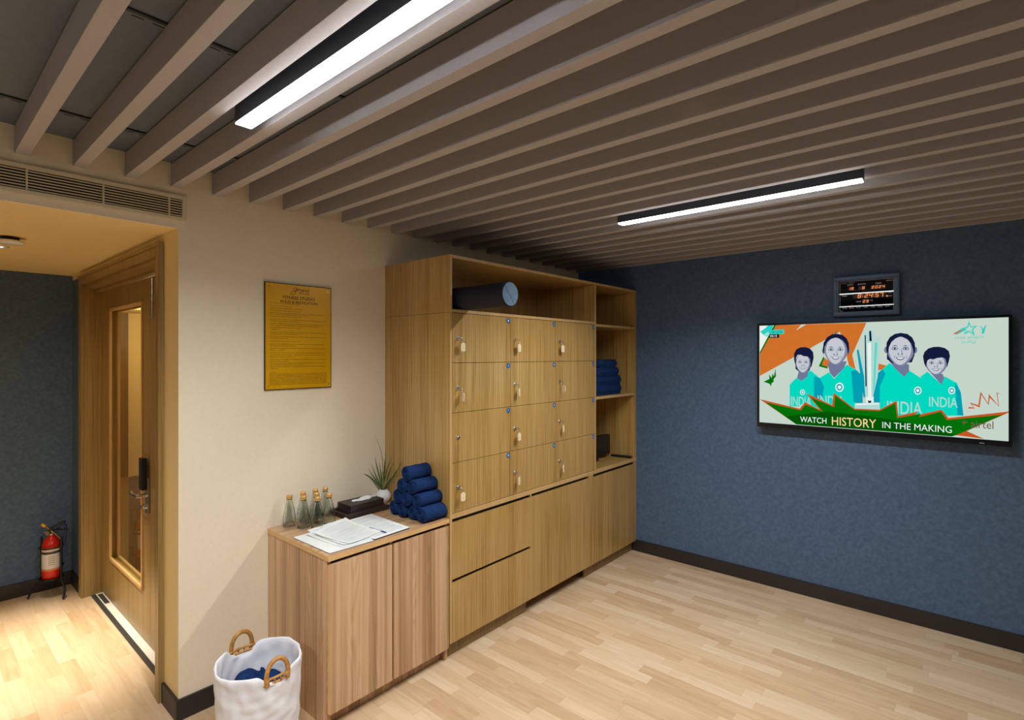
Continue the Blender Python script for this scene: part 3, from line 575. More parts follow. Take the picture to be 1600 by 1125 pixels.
TVP=[('or',1,[(104,662),(619,659),(545,461),(565,357),(531,373),(511,474),(479,607),(2,315),(2,472)]),('bg',2,[(228,623),(290,661),(260,660)]),('wh',1,[(2,664),(93,662),(2,481)]),('gr',2,[(93,662),(106,662),(5,466),(2,479)]),('te',3,[(5,621),(40,646),(54,662),(89,663),(81,635),(68,619),(49,585),(25,600)]),('tl',4,[(25,600),(59,622),(57,588)]),('te',4,[(64,631),(156,632),(157,601),(64,603)]),('nv',4,[(65,602),(125,601),(125,577),(64,577)]),('gr',3,[(27,276),(65,297),(61,328),(79,303),(84,336),(93,315),(102,370),(106,316),(89,292),(93,279),(79,269),(75,246),(65,263)]),('gr',3,[(466,621),(455,589),(444,583)]),('gr',2,[(387,449),(393,442),(378,396),(412,384),(410,373),(361,387)]),('or',2,[(393,442),(433,410),(429,377),(378,396)]),('or',1,[(673,410),(719,396),(702,371),(669,365)]),('hr',5.2,[(226,406),(225,369),(244,352),(307,357),(316,387),(317,406)]),('sd',4,[(334,321),(367,311),(391,258),(377,127),(334,157)]),('js',3,[(190,116),(190,262),(225,302),(247,319),(314,359),(367,311),(386,258),(391,128)]),('fs',5,[(247,364),(303,365),(297,320),(260,288),(235,308)]),('fs',6,[(316,406),(314,392),(309,378),(303,365),(295,355),(287,347),(279,341),(271,340),(263,341),(255,346),(247,354),(239,364),(233,377),(227,391),(225,406),(227,420),(230,435),(235,447),(243,458),(251,466),(261,471),(271,472),(281,471),(291,466),(299,458),(307,447),(312,435),(315,421)]),('fm',6.3,[(313,406),(311,392),(307,379),(300,366),(293,356),(285,348),(278,343),(270,342),(263,343),(255,348),(248,355),(240,365),(234,378),(229,391),(227,406),(228,420),(231,434),(236,446),(243,456),(252,464),(261,469),(270,470),(280,469),(289,464),(297,456),(304,446),(309,434),(312,421)]),('fc',6.6,[(306,408),(304,394),(300,381),(295,369),(288,359),(282,352),(275,347),(269,346),(263,347),(256,351),(249,359),(243,368),(237,380),(233,393),(231,407),(232,421),(235,434),(240,446),(246,456),(253,463),(261,467),(269,469),(277,467),(285,463),(292,456),(298,446),(302,434),(305,421)]),('fm',6.9,[(263,413),(262,410),(261,409),(258,407),(255,406),(252,406),(248,406),(245,407),(242,408),(241,410),(240,412),(241,414),(242,416),(245,418),(248,419),(252,419),(255,419),(258,418),(261,416),(262,415)]),('wh',7.1,[(244,412),(248,416),(255,416),(259,412),(252,409)]),('hr',7.3,[(255,413),(255,412),(254,411),(253,410),(253,410),(252,409),(251,410),(250,410),(249,411),(249,412),(248,413),(249,414),(249,415),(250,415),(251,416),(252,416),(253,416),(253,415),(254,415),(255,414)]),('hr',7.5,[(242,412),(247,417),(256,417),(261,412),(255,415),(248,415)]),('hr',7.3,[(241,422),(253,427),(263,422),(252,424)]),('fs',7.1,[(268,388),(267,387),(267,387),(266,386),(266,386),(265,386),(264,386),(263,386),(263,387),(262,387),(262,388),(262,389),(263,389),(263,390),(264,390),(265,390),(266,390),(266,390),(267,389),(267,389)]),('fm',6.9,[(265,391),(265,390),(265,389),(264,388),(264,387),(263,387),(262,387),(262,388),(261,389),(261,390),(261,391),(261,393),(261,394),(262,395),(262,396),(263,396),(264,396),(264,395),(265,394),(265,393)]),('fm',6.9,[(255,387),(249,378),(250,369),(252,378)]),('fm',6.9,[(299,413),(299,411),(297,409),(295,407),(292,406),(288,406),(285,406),(281,407),(279,409),(277,411),(277,413),(277,415),(279,417),(281,418),(285,419),(288,419),(292,419),(295,418),(297,417),(299,415)]),('wh',7.1,[(280,412),(284,416),(292,416),(296,412),(288,410)]),('hr',7.3,[(291,413),(291,412),(291,411),(290,410),(289,410),(288,410),(287,410),(286,410),(285,411),(285,412),(285,413),(285,414),(285,415),(286,416),(287,416),(288,416),(289,416),(290,416),(291,415),(291,414)]),('hr',7.5,[(279,412),(284,417),(292,417),(297,412),(292,416),(284,416)]),('hr',7.3,[(277,422),(287,427),(299,422),(288,424)]),('fs',7.1,[(278,388),(277,387),(277,387),(276,386),(276,386),(275,386),(274,386),(273,386),(273,387),(272,387),(272,388),(272,389),(273,389),(273,390),(274,390),(275,390),(276,390),(276,390),(277,390),(277,389)]),('fm',6.9,[(279,391),(279,390),(279,389),(278,388),(277,387),(277,387),(276,387),(275,388),(275,389),(275,390),(274,391),(275,393),(275,394),(275,395),(276,396),(277,396),(277,396),(278,395),(279,394),(279,393)]),('fm',6.9,[(288,388),(293,378),(292,370),(290,378)]),('fm',6.9,[(273,413),(274,409),(277,394),(274,395)]),('fs',7.0,[(255,378),(267,379),(276,379),(286,378),(280,368),(270,365),(260,367)]),('wh',7.3,[(258,376),(282,377),(278,372),(270,370),(262,371)]),('hr',7.6,[(225,391),(217,430),(217,469),(230,497),(255,511),(285,512),(312,501),(329,478),(332,442),(324,403),(317,376),(314,409),(311,436),(297,450),(275,452),(253,463),(237,461),(229,441),(228,413)]),('sd',4,[(540,360),(565,367),(600,328),(600,131),(552,170)]),('js',3,[(339,103),(339,256),(365,311),(419,350),(447,308),(516,400),(565,369),(600,328),(600,121)]),('fs',5,[(410,409),(516,421),(502,379),(447,314),(424,345)]),('fs',6,[(520,484),(517,465),(511,446),(501,429),(490,415),(479,404),(468,397),(457,395),(447,397),(435,404),(424,414),(413,428),(403,446),(396,465),(393,485),(395,505),(400,524),(407,541),(418,555),(430,566),(443,572),(457,574),(472,572),(485,565),(497,554),(507,540),(514,523),(519,504)]),('fm',6.3,[(516,484),(513,465),(507,447),(498,431),(488,417),(477,406),(467,400),(456,398),(446,400),(435,406),(424,416),(414,430),(405,447),(398,465),(395,485),(397,504),(401,523),(409,540),(418,553),(430,563),(443,570),(456,572),(470,569),(482,562),(494,552),(503,538),(510,522),(514,503)]),('fc',6.6,[(506,486),(504,468),(498,450),(490,435),(481,421),(472,411),(463,405),(454,403),(445,405),(436,411),(427,421),(418,434),(410,450),(404,468),(402,487),(403,505),(407,523),(413,539),(422,552),(432,562),(443,568),(454,570),(466,567),(477,561),(487,551),(495,538),(501,522),(505,504)]),('fm',6.9,[(446,494),(445,491),(443,488),(439,486),(435,485),(430,485),(425,485),(421,486),(417,489),(415,491),(414,494),(415,497),(417,499),(421,501),(425,502),(430,503),(435,502),(439,501),(443,499),(445,496)]),('wh',7.1,[(419,493),(425,498),(435,498),(441,493),(430,490)]),('hr',7.3,[(434,494),(434,493),(434,492),(433,491),(431,490),(430,490),(429,490),(427,491),(426,492),(426,493),(425,494),(426,496),(426,497),(427,498),(429,498),(430,499),(431,498),(433,498),(434,497),(434,496)]),('hr',7.5,[(417,493),(424,500),(436,500),(443,493),(435,498),(425,498)]),('hr',7.3,[(415,506),(431,514),(445,506),(430,509)]),('fs',7.1,[(452,460),(452,459),(452,459),(451,458),(450,457),(449,457),(447,457),(446,458),(445,459),(445,459),(445,460),(445,461),(445,462),(446,463),(447,463),(449,464),(450,463),(451,463),(452,462),(452,461)]),('fm',6.9,[(449,465),(449,463),(449,461),(448,460),(447,459),(446,459),(445,459),(444,460),(443,461),(443,463),(443,465),(443,467),(443,469),(444,470),(445,471),(446,471),(447,471),(448,470),(449,469),(449,467)]),('fm',6.9,[(434,459),(427,447),(428,435),(431,447)]),('fm',6.9,[(497,493),(496,491),(494,488),(490,486),(486,485),(481,484),(476,485),(472,486),(468,488),(466,491),(465,493),(466,496),(468,499),(472,501),(476,502),(481,502),(486,502),(490,500),(494,498),(496,496)]),('wh',7.1,[(470,493),(476,498),(486,498),(492,492),(481,489)]),('hr',7.3,[(485,494),(485,492),(484,491),(483,490),(482,490),(481,489),(480,490),(478,490),(477,491),(477,492),(476,494),(477,495),(477,496),(478,497),(480,498),(481,498),(482,498),(483,497),(484,496),(485,495)]),('hr',7.5,[(468,493),(475,500),(487,500),(493,493),(486,497),(476,497)]),('hr',7.3,[(466,506),(480,513),(496,506),(481,509)]),('fs',7.1,[(466,460),(466,459),(466,459),(465,458),(464,457),(463,457),(461,457),(460,458),(459,459),(459,459),(459,460),(459,461),(459,462),(460,463),(461,463),(463,463),(464,463),(465,463),(466,462),(466,461)]),('fm',6.9,[(468,465),(468,463),(468,461),(467,460),(466,459),(465,459),(464,459),(463,460),(463,461),(462,463),(462,465),(462,467),(463,469),(463,470),(464,471),(465,471),(466,471),(467,470),(468,469),(468,467)]),('fm',6.9,[(480,459),(488,447),(487,435),(484,447)]),('fm',6.9,[(459,494),(462,489),(465,468),(461,470)]),('fs',7.0,[(434,447),(451,448),(464,448),(478,447),(470,433),(456,429),(442,433)]),('wh',7.3,[(440,445),(473,445),(466,438),(456,436),(445,438)]),('hr',7.6,[(388,458),(384,496),(389,539),(408,573),(436,592),(466,594),(495,585),(516,563),(527,532),(529,495),(523,458),(519,495),(511,527),(493,553),(468,568),(455,570),(429,562),(408,543),(395,511)]),('fs',5.8,[(398,487),(398,481),(397,476),(395,472),(392,469),(389,469),(386,469),(384,472),(382,476),(380,481),(380,487),(380,492),(382,497),(384,501),(386,504),(389,505),(392,504),(395,501),(397,497),(398,492)]),('fs',5.8,[(533,486),(532,480),(531,476),(529,472),(527,469),(524,468),(521,469),(519,472),(517,476),(516,481),(515,486),(516,491),(517,496),(519,500),(521,503),(524,504),(527,503),(529,500),(531,496),(532,491)]),('hr',5.2,[(724,488),(722,435),(749,411),(842,416),(855,459),(856,487)]),('sd',4,[(656,330),(702,373),(715,346),(687,269),(687,157),(656,176)]),('js',3,[(652,83),(656,330),(702,376),(736,412),(805,333),(829,369),(884,326),(903,258),(899,102)]),('fs',5,[(731,428),(829,403),(829,364),(807,329),(760,382)]),('fs',6,[(855,487),(852,466),(845,446),(835,428),(824,413),(812,402),(801,394),(789,392),(778,394),(766,401),(755,413),(743,428),(733,446),(725,467),(722,488),(724,510),(729,530),(737,548),(748,564),(761,575),(775,582),(789,584),(804,581),(818,573),(830,562),(841,547),(848,528),(853,508)]),('fm',6.3,[(850,487),(847,467),(841,448),(831,430),(821,415),(810,404),(799,397),(788,395),(777,397),(766,404),(755,415),(744,430),(734,447),(727,467),(724,488),(726,509),(731,529),(738,547),(749,561),(761,572),(774,579),(788,581),(802,578),(815,571),(827,560),(837,545),(844,527),(849,508)]),('fc',6.6,[(840,489),(837,470),(832,451),(823,434),(814,420),(805,410),(795,403),(786,401),(777,403),(767,409),(758,420),(748,434),(740,451),(734,470),(731,490),(733,510),(737,529),(743,546),(752,560),(762,571),(774,577),(786,579),(798,576),(810,569),(820,559),(828,545),(835,528),(838,509)]),('fm',6.9,[(777,497),(777,494),(774,492),(771,490),(766,488),(761,488),(756,488),(751,490),(747,492),(745,495),(744,498),(745,501),(747,503),(751,505),(756,507),(761,507),(766,507),(771,505),(774,503),(777,500)]),('wh',7.1,[(749,497),(755,502),(766,502),(772,497),(761,493)]),('hr',7.3,[(765,498),(765,497),(765,495),(764,494),(762,493),(761,493),(759,493),(758,494),(757,495),(756,497),(756,498),(756,500),(757,501),(758,502),(759,503),(761,503),(762,503),(764,502),(765,501),(765,500)]),('hr',7.5,[(747,497),(755,504),(767,504),(774,497),(766,502),(755,502)]),('hr',7.3,[(745,511),(762,519),(777,511),(761,514)]),('fs',7.1,[(784,462),(784,461),(783,460),(782,459),(781,459),(780,459),(779,459),(778,459),(777,460),(776,461),(776,462),(776,463),(777,464),(778,465),(779,465),(780,465),(781,465),(782,465),(783,464),(784,463)]),('fm',6.9,[(781,467),(781,465),(780,463),(779,461),(779,460),(777,460),(776,460),(776,461),(775,463),(774,465),(774,467),(774,469),(775,471),(776,472),(776,473),(777,473),(779,473),(779,472),(780,471),(781,469)]),('fm',6.9,[(765,461),(757,447),(759,435),(761,447)]),('fm',6.9,[(830,497),(829,494),(827,491),(823,489),(819,488),(814,488),(809,488),(804,489),(800,492),(798,494),(797,497),(798,500),(800,503),(804,505),(809,506),(814,507),(819,506),(823,505),(827,503),(829,500)]),('wh',7.1,[(803,496),(809,502),(819,502),(825,496),(814,493)]),('hr',7.3,[(818,498),(818,496),(817,495),(816,494),(815,493),(814,493),(812,493),(811,494),(810,495),(809,496),(809,498),(809,499),(810,500),(811,501),(812,502),(814,502),(815,502),(816,501),(817,500),(818,499)]),('hr',7.5,[(801,497),(808,504),(820,504),(827,497),(819,501),(809,501)]),('hr',7.3,[(798,511),(812,518),(829,510),(814,513)]),('fs',7.1,[(799,462),(798,461),(798,460),(797,459),(796,459),(795,459),(793,459),(792,459),(791,460),(791,461),(791,462),(791,463),(791,464),(792,465),(793,465),(795,465),(796,465),(797,465),(798,464),(798,463)]),('fm',6.9,[(801,467),(800,465),(800,463),(799,461),(798,460),(797,460),(796,460),(795,461),(795,463),(794,465),(794,467),(794,469),(795,471),(795,472),(796,473),(797,473),(798,473),(799,472),(800,471),(800,469)]),('fm',6.9,[(813,461),(821,448),(820,435),(817,448)]),('fm',6.9,[(791,497),(794,493),(797,470),(793,472)]),('fs',7.0,[(765,447),(783,449),(796,449),(810,448),(803,432),(787,428),(773,432)]),('wh',7.3,[(771,445),(805,445),(799,438),(787,436),(776,438)]),('hr',7.6,[(726,453),(719,493),(721,534),(736,566),(760,585),(789,591),(821,584),(844,563),(856,532),(859,492),(852,453),(848,492),(839,527),(821,552),(797,567),(785,568),(764,558),(745,538),(733,508)]),('fs',5.8,[(728,490),(727,484),(726,479),(724,474),(721,472),(718,471),(715,472),(713,474),(711,479),(709,484),(709,490),(709,496),(711,502),(713,506),(715,509),(718,510),(721,509),(724,506),(726,502),(727,496)]),('fs',5.8,[(867,489),(867,483),(866,478),(864,474),(861,471),(859,470),(856,471),(853,474),(851,478),(850,483),(849,489),(850,495),(851,500),(853,505),(856,507),(859,508),(861,507),(864,504),(866,500),(867,495)]),('sd',4,[(1036,306),(1060,255),(1073,120),(1048,122)]),('js',3,[(895,106),(884,335),(914,363),(975,295),(992,338),(1045,302),(1063,246),(1073,120)]),('fs',5,[(926,361),(982,352),(990,329),(977,290)]),('fs',6,[(1002,407),(1000,394),(995,381),(988,369),(980,359),(971,351),(963,347),(955,345),(946,346),(938,351),(929,358),(921,368),(914,379),(908,392),(906,406),(907,420),(911,433),(917,445),(924,455),(934,462),(944,467),(955,468),(965,467),(975,462),(984,455),(992,445),(998,434),(1001,421)]),('fm',6.3,[(999,407),(997,394),(992,381),(985,370),(977,360),(969,353),(961,348),(954,347),(946,348),(938,352),(930,359),(922,369),(915,380),(910,393),(907,406),(909,420),(912,432),(918,444),(925,453),(934,461),(943,465),(954,467),(964,465),(973,461),(982,453),(989,444),(994,433),(998,420)]),('fc',6.6,[(991,408),(990,396),(985,383),(979,373),(973,363),(966,356),(959,352),(952,350),(945,352),(938,356),(931,363),(925,372),(919,382),(914,395),(912,407),(913,420),(916,433),(921,444),(927,453),(935,460),(943,464),(952,465),(961,464),(969,460),(977,453),(983,444),(987,433),(990,421)]),('fm',6.9,[(946,413),(945,411),(944,409),(941,408),(937,407),(934,406),(930,407),(927,408),(924,409),(922,411),(922,413),(922,414),(924,416),(927,418),(930,419),(934,419),(937,419),(941,418),(944,416),(945,415)]),('wh',7.1,[(925,412),(930,416),(938,416),(942,412),(934,410)]),('hr',7.3,[(937,413),(937,412),(936,411),(936,410),(935,410),(934,410),(933,410),(932,410),(931,411),(931,412),(930,413),(931,414),(931,415),(932,415),(933,416),(934,416),(935,416),(936,415),(936,415),(937,414)]),('hr',7.5,[(924,412),(929,417),(938,417),(943,412),(938,415),(930,415)]),('hr',7.3,[(922,421),(935,426),(945,421),(934,423)]),('fs',7.1,[(951,390),(951,389),(950,389),(949,388),(949,388),(948,388),(947,388),(946,388),(945,389),(945,389),(945,390),(945,391),(945,391),(946,392),(947,392),(948,392),(949,392),(949,392),(950,391),(951,391)]),('fm',6.9,[(948,393),(948,392),(948,390),(947,389),(947,389),(946,389),(945,389),(944,389),(944,390),(944,392),(943,393),(944,394),(944,395),(944,396),(945,397),(946,397),(947,397),(947,396),(948,396),(948,394)]),('fm',6.9,[(937,389),(931,380),(932,372),(934,380)]),('fm',6.9,[(984,413),(984,411),(982,409),(979,408),(976,407),(972,407),(969,407),(965,408),(963,409),(961,411),(960,413),(961,415),(963,417),(965,418),(969,419),(972,419),(976,419),(979,418),(982,417),(984,415)]),('wh',7.1,[(964,412),(968,416),(976,416),(980,412),(972,410)]),('hr',7.3,[(976,413),(975,412),(975,412),(974,411),(973,410),(972,410),(971,410),(970,411),(970,411),(969,412),(969,413),(969,414),(970,415),(970,416),(971,416),(972,416),(973,416),(974,416),(975,415),(975,414)]),('hr',7.5,[(963,413),(968,417),(977,417),(982,413),(976,416),(968,416)]),('hr',7.3,[(961,422),(971,427),(984,422),(972,423)]),('fs',7.1,[(961,390),(961,389),(961,389),(960,388),(959,388),(958,388),(957,388),(957,388),(956,389),(956,389),(956,390),(956,391),(956,391),(957,392),(957,392),(958,392),(959,392),(960,392),(961,391),(961,391)]),('fm',6.9,[(963,393),(963,392),(962,391),(962,390),(961,389),(960,389),(960,389),(959,390),(958,391),(958,392),(958,393),(958,394),(958,396),(959,397),(960,397),(960,397),(961,397),(962,397),(962,396),(963,395)]),('fm',6.9,[(972,390),(978,381),(977,373),(975,381)]),('fm',6.9,[(956,413),(958,410),(960,396),(957,397)]),('fs',7.0,[(937,380),(950,382),(959,382),(970,381),(964,371),(953,368),(943,371)]),('wh',7.3,[(941,379),(966,379),(961,375),(953,373),(945,374)]),('hr',7.6,[(909,385),(899,414),(894,453),(901,477),(918,497),(941,506),(967,507),(993,499),(1010,482),(1015,453),(1010,424),(1001,386),(1000,415),(995,439),(982,445),(960,443),(941,434),(926,437),(915,429),(910,409)]),('wh',4.6,[(282,215),(281,210),(279,204),(276,200),(272,197),(267,196),(263,197),(259,199),(255,203),(253,208),(252,214),(253,220),(255,225),(259,229),(263,232),(267,233),(272,232),(276,230),(279,226),(281,221)]),('sd',5,[(278,215),(277,211),(276,207),(274,204),(271,202),(267,201),(264,202),(261,203),(259,206),(257,210),(257,214),(257,218),(259,222),(261,225),(264,227),(267,228),(271,227),(274,226),(276,223),(277,219)]),('wh',5.4,[(274,215),(273,212),(272,210),(271,209),(269,208),(267,207),(265,207),(264,208),(262,210),(261,212),(261,214),(261,217),(262,219),(264,220),(265,222),(267,222),(269,222),(271,221),(272,219),(273,217)]),('wh',4.6,[(500,257),(498,248),(495,240),(490,233),(484,228),(477,227),(470,228),(463,232),(458,238),(455,246),(454,255),(455,264),(458,272),(463,279),(470,283),(477,285),(484,284),(490,280),(495,274),(498,266)]),('sd',5,[(493,257),(492,250),(490,244),(486,239),(482,236),(477,235),(472,235),(467,238),(463,243),(461,249),(460,255),(461,262),(463,268),(467,273),(472,276),(477,277),(482,276),(486,273),(490,269),(492,263)]),('wh',5.4,[(486,256),(486,253),(485,249),(482,246),(480,245),(477,244),(474,244),(471,246),(469,249),(468,252),(467,256),(468,259),(469,263),(471,265),(474,267),(477,268),(480,267),(482,266),(485,263),(486,260)]),('wh',4.6,[(887,252),(887,245),(884,238),(880,233),(876,229),(870,228),(865,229),(860,232),(856,237),(854,244),(853,251),(854,258),(856,265),(860,270),(865,274),(870,275),(876,274),(880,271),(884,266),(887,260)]),('sd',5,[(883,252),(882,247),(880,242),(878,238),(874,235),(870,234),(866,235),(863,237),(860,241),(859,246),(858,251),(859,257),(860,261),(863,265),(866,268),(870,269),(874,268),(878,266),(880,262),(882,258)]),('wh',5.4,[(877,252),(877,249),(876,246),(875,244),(873,243),(870,242),(868,242),(866,244),(864,246),(863,248),(863,251),(863,254),(864,257),(866,259),(868,261),(870,261),(873,261),(875,260),(876,258),(877,255)]),('wh',4.6,[(1037,259),(1037,252),(1035,247),(1031,242),(1027,239),(1023,237),(1018,238),(1014,241),(1011,245),(1009,251),(1008,258),(1009,264),(1011,270),(1014,275),(1018,278),(1023,279),(1027,278),(1031,276),(1035,271),(1037,265)]),('sd',5,[(1033,259),(1033,254),(1031,250),(1029,246),(1026,244),(1023,243),(1019,244),(1017,246),(1014,249),(1013,253),(1012,258),(1013,263),(1014,267),(1017,270),(1019,273),(1023,273),(1026,273),(1029,271),(1031,268),(1033,263)]),('wh',5.4,[(1029,259),(1029,256),(1028,253),(1026,252),(1025,250),(1023,250),(1021,250),(1019,251),(1018,253),(1017,255),(1017,258),(1017,261),(1018,263),(1019,265),(1021,266),(1023,267),(1025,266),(1026,265),(1028,264),(1029,261)]),('tr',8,[(569,489),(584,494),(609,411),(602,546),(613,618),(624,582),(635,626),(652,605),(662,615),(659,555),(690,575),(677,330),(652,201),(604,199)]),('sd',8.4,[(569,489),(578,496),(607,328),(613,199),(604,199)]),('hr',8.4,[(610,582),(616,582),(621,267),(614,266)]),('hr',8.4,[(633,605),(643,609),(647,545),(635,545)]),('wh',8.4,[(624,535),(643,535),(645,201),(628,200)]),('jl',8.4,[(662,535),(675,534),(662,268),(653,227)]),('wh',8,[(617,205),(656,206),(656,165),(617,163)]),('hr',8.4,[(626,179),(645,180),(641,159),(631,159)]),('tr',8.4,[(558,160),(687,172),(687,124),(558,122)]),('wh',8.8,[(565,157),(681,168),(681,159),(565,148)]),('od',9,[(2,155),(251,105),(282,151),(366,107),(288,210),(436,140),(445,219),(558,126),(686,128),(770,187),(778,97),(876,131),(851,102),(978,148),(1008,102),(1257,156),(1257,150),(1045,7),(230,0)]),('gr',9.5,[(38,135),(257,95),(285,135),(384,95),(314,184),(447,128),(453,202),(558,118),(686,120),(763,172),(773,84),(884,118),(876,98),(975,136),(1002,90),(1237,138),(1043,9),(1023,-1),(230,0)]),('gd',10,[(230,0),(164,46),(401,97),(582,88),(785,68),(926,41),(1037,8),(1023,-1)]),('od',9.5,[(1042,8),(1086,36),(1159,-1)]),('wo',1,[(1093,161),(1096,171),(1116,168),(1099,196),(1135,183),(1144,259),(1175,196),(1178,247),(1217,185),(1209,257),(1229,246),(1213,251),(1220,179),(1182,226),(1178,185),(1148,239),(1141,170),(1109,186),(1121,163)]),('te',1,[(1030,581),(1070,611),(1089,617),(1096,649),(1105,618),(1133,622),(1114,600),(1121,565),(1098,588),(1073,573),(1084,598),(1045,574)]),('bg',2,[(1078,605),(1093,612),(1097,631),(1102,612),(1119,615),(1107,600),(1112,582),(1097,595),(1080,588),(1088,601)]),('wo',2.5,[(1030,581),(1059,599),(1072,598),(1037,576)]),('te',1,[(1147,621),(1154,601),(1166,626),(1168,624),(1159,578),(1149,575),(1151,596),(1144,618)]),('ai',10.5,[(1066,84),(1077,91),(1089,88),(1089,80),(1079,83),(1075,68),(1072,68),(1073,81)])]
TVT=[('wh', 10.5, 'WATCH', 253, 18, 405, 55, 0.2, 0), ('go', 10.5, 'HISTORY', 435, 13, 669, 67, 0.2, 0), ('wh', 10.5, 'IN THE MAKING', 700, 18, 1023, 56, 0.0, 0), ('ai', 10.5, 'airtel', 1104, 56, 1197, 99, 0.0, 0), ('te', 1, 'STAR SPORTS', 1035, 550, 1157, 562, 0.0, 0.2), ('te', 1, 'தமிழ்', 1065, 521, 1126, 541, 0.0, 0), ('wh', 5, '00:10', 69, 582, 112, 597, 0.2, 0), ('ny', 5, '4K LIVE', 79, 608, 144, 623, 0.0, 0), ('jw', 4.6, 'INDIA', 198, 122, 319, 184, 0.2, 0), ('jw', 4.6, 'INDIA', 355, 131, 502, 199, 0.2, 0), ('jw', 4.6, 'INDIA', 723, 109, 891, 184, 0.2, 0), ('jw', 4.6, 'INDIA', 922, 162, 1048, 219, 0.2, 0)]

# ---------------------------------------------------------------- things in the open shelves
t = thing('foam_roller', 'long dark foam roller sticking out of the top shelf', 'foam roller', (2.0, 2.15, 1.845))
rx, rz, rr = 2.003, 1.845+.0635, .063
bm = B(); tube(bm, [(rx, 1.735, rz), (rx, 1.739, rz), (rx, 2.585, rz), (rx, 2.59, rz)], [rr-.004, rr, rr, rr-.004], 56)
obj('body', bm, 'foamside', t, smooth=True)
bm = B(); cyl(bm, (rx, 1.7325, rz), (rx, 1.7348, rz), rr-.0045, 56)
box(bm, -.058, .058, 1.7312, 1.7326, -.0075, .0075, mat=Matrix.Translation((rx, 0, rz)) @ Matrix.Rotation(math.radians(52), 4, 'Y'))  # raised diagonal bar imitates a reflection across the end
obj('end_face', bm, 'foamend', t)

def slab(bm, cx, cy, z0, lx, ly, h, seed, ang=0):
    """folded towel: soft-edged slab with folded layers bulging on the front"""
    rnd = random.Random(seed); n = 26; m = 10
    rings = []
    for j in range(m+1):
        v = j/m; th = PI*v; zz = z0 + h*(.5-.5*math.cos(th)); k = abs(math.sin(th))**.45 if 0 < v < 1 else 0
        ring = []
        for i in range(4*n):
            a = 2*PI*i/(4*n); c, s = math.cos(a), math.sin(a)
            e = 5.0; q = (abs(c)**e+abs(s)**e)**(-1/e)
            groove = .004*math.cos(4*PI*v)*(1 if s < 0 else 0)
            px = (lx/2-.012+.012*k)*c*q; py = (ly/2-.012+.012*k+groove)*s*q
            w = .0016*math.sin(a*7+seed*3)+.0013*math.sin(a*13+j)
            X = px+w*c; Y = py+w*s
            ring.append(bm.verts.new((cx+X*math.cos(ang)-Y*math.sin(ang), cy+X*math.sin(ang)+Y*math.cos(ang), zz+(.0015*math.sin(px*60+seed) if 0 < j < m else 0))))
        rings.append(ring)
    for a, b in zip(rings, rings[1:]):
        for i in range(4*n): bm.faces.new((a[i], a[(i+1) % (4*n)], b[(i+1) % (4*n)], b[i])).smooth = True
    bm.faces.new(rings[0]); bm.faces.new(rings[-1]); bmesh.ops.recalc_face_normals(bm, faces=bm.faces)
z = 1.2975
for i, (lx, h, dx, lab) in enumerate(((.46, .078, 0, 'widest folded navy towel at the bottom of the shelf stack'), (.40, .066, .005, 'folded navy towel second from the bottom on the shelf'),
                                  (.34, .066, .010, 'folded navy towel second from the top on the shelf'), (.26, .062, .0, 'smallest folded navy towel on top of the shelf stack'))):
    bm = B(); slab(bm, 3.60+dx, 2.20, z, lx, .22, h, i+1, .03*(-1)**i); z += h+.0002
    tag(obj('folded_towel', bm, 'navy', smooth='all'), lab, 'towel', 'folded navy towels in the side shelf')

t = thing('monitor', 'black monitor-like device standing in the lowest side niche', 'monitor', (3.55, 2.26, .766))
bm = B(); box(bm, 3.365, 3.845, 2.235, 2.275, .790, .950, bev=.004); obj('casing', bm, 'blackplastic', t)
bm = B(); box(bm, 3.372, 3.42, 2.2335, 2.2349, .80, .94); obj('side_grille', bm, 'slot', t)
bm = B(); lathe(bm, 3.45, 2.19, [(0, .7663), (.05, .7663), (.05, .772), (.045, .776), (0, .777)], 32); cyl(bm, (3.46, 2.20, .776), (3.48, 2.236, .83), .009); cyl(bm, (3.60, 2.255, .7664), (3.60, 2.255, .79), .05); obj('stand', bm, 'blackplastic', t, smooth=True)
t = thing('remote_control', 'thin black remote control lying in the lowest side niche', 'remote control', (3.885, 2.15, .7662))
bm = B(); box(bm, -.021, .021, -.085, .085, 0, .016, bev=.005, mat=None); bmesh.ops.transform(bm, matrix=Matrix.Translation((3.878, 2.15, .7662)) @ Matrix.Rotation(.12, 4, 'Z'), verts=bm.verts); obj('body', bm, 'blackplastic', t, smooth=True)
bm = B()
for i in range(3):
    for j in range(7): box(bm, -.012+i*.0095, -.006+i*.0095, -.06+j*.016, -.052+j*.016, .0161, .0172)
bmesh.ops.transform(bm, matrix=Matrix.Translation((3.878, 2.15, .7662)) @ Matrix.Rotation(.12, 4, 'Z'), verts=bm.verts); obj('buttons', bm, 'rail', t)

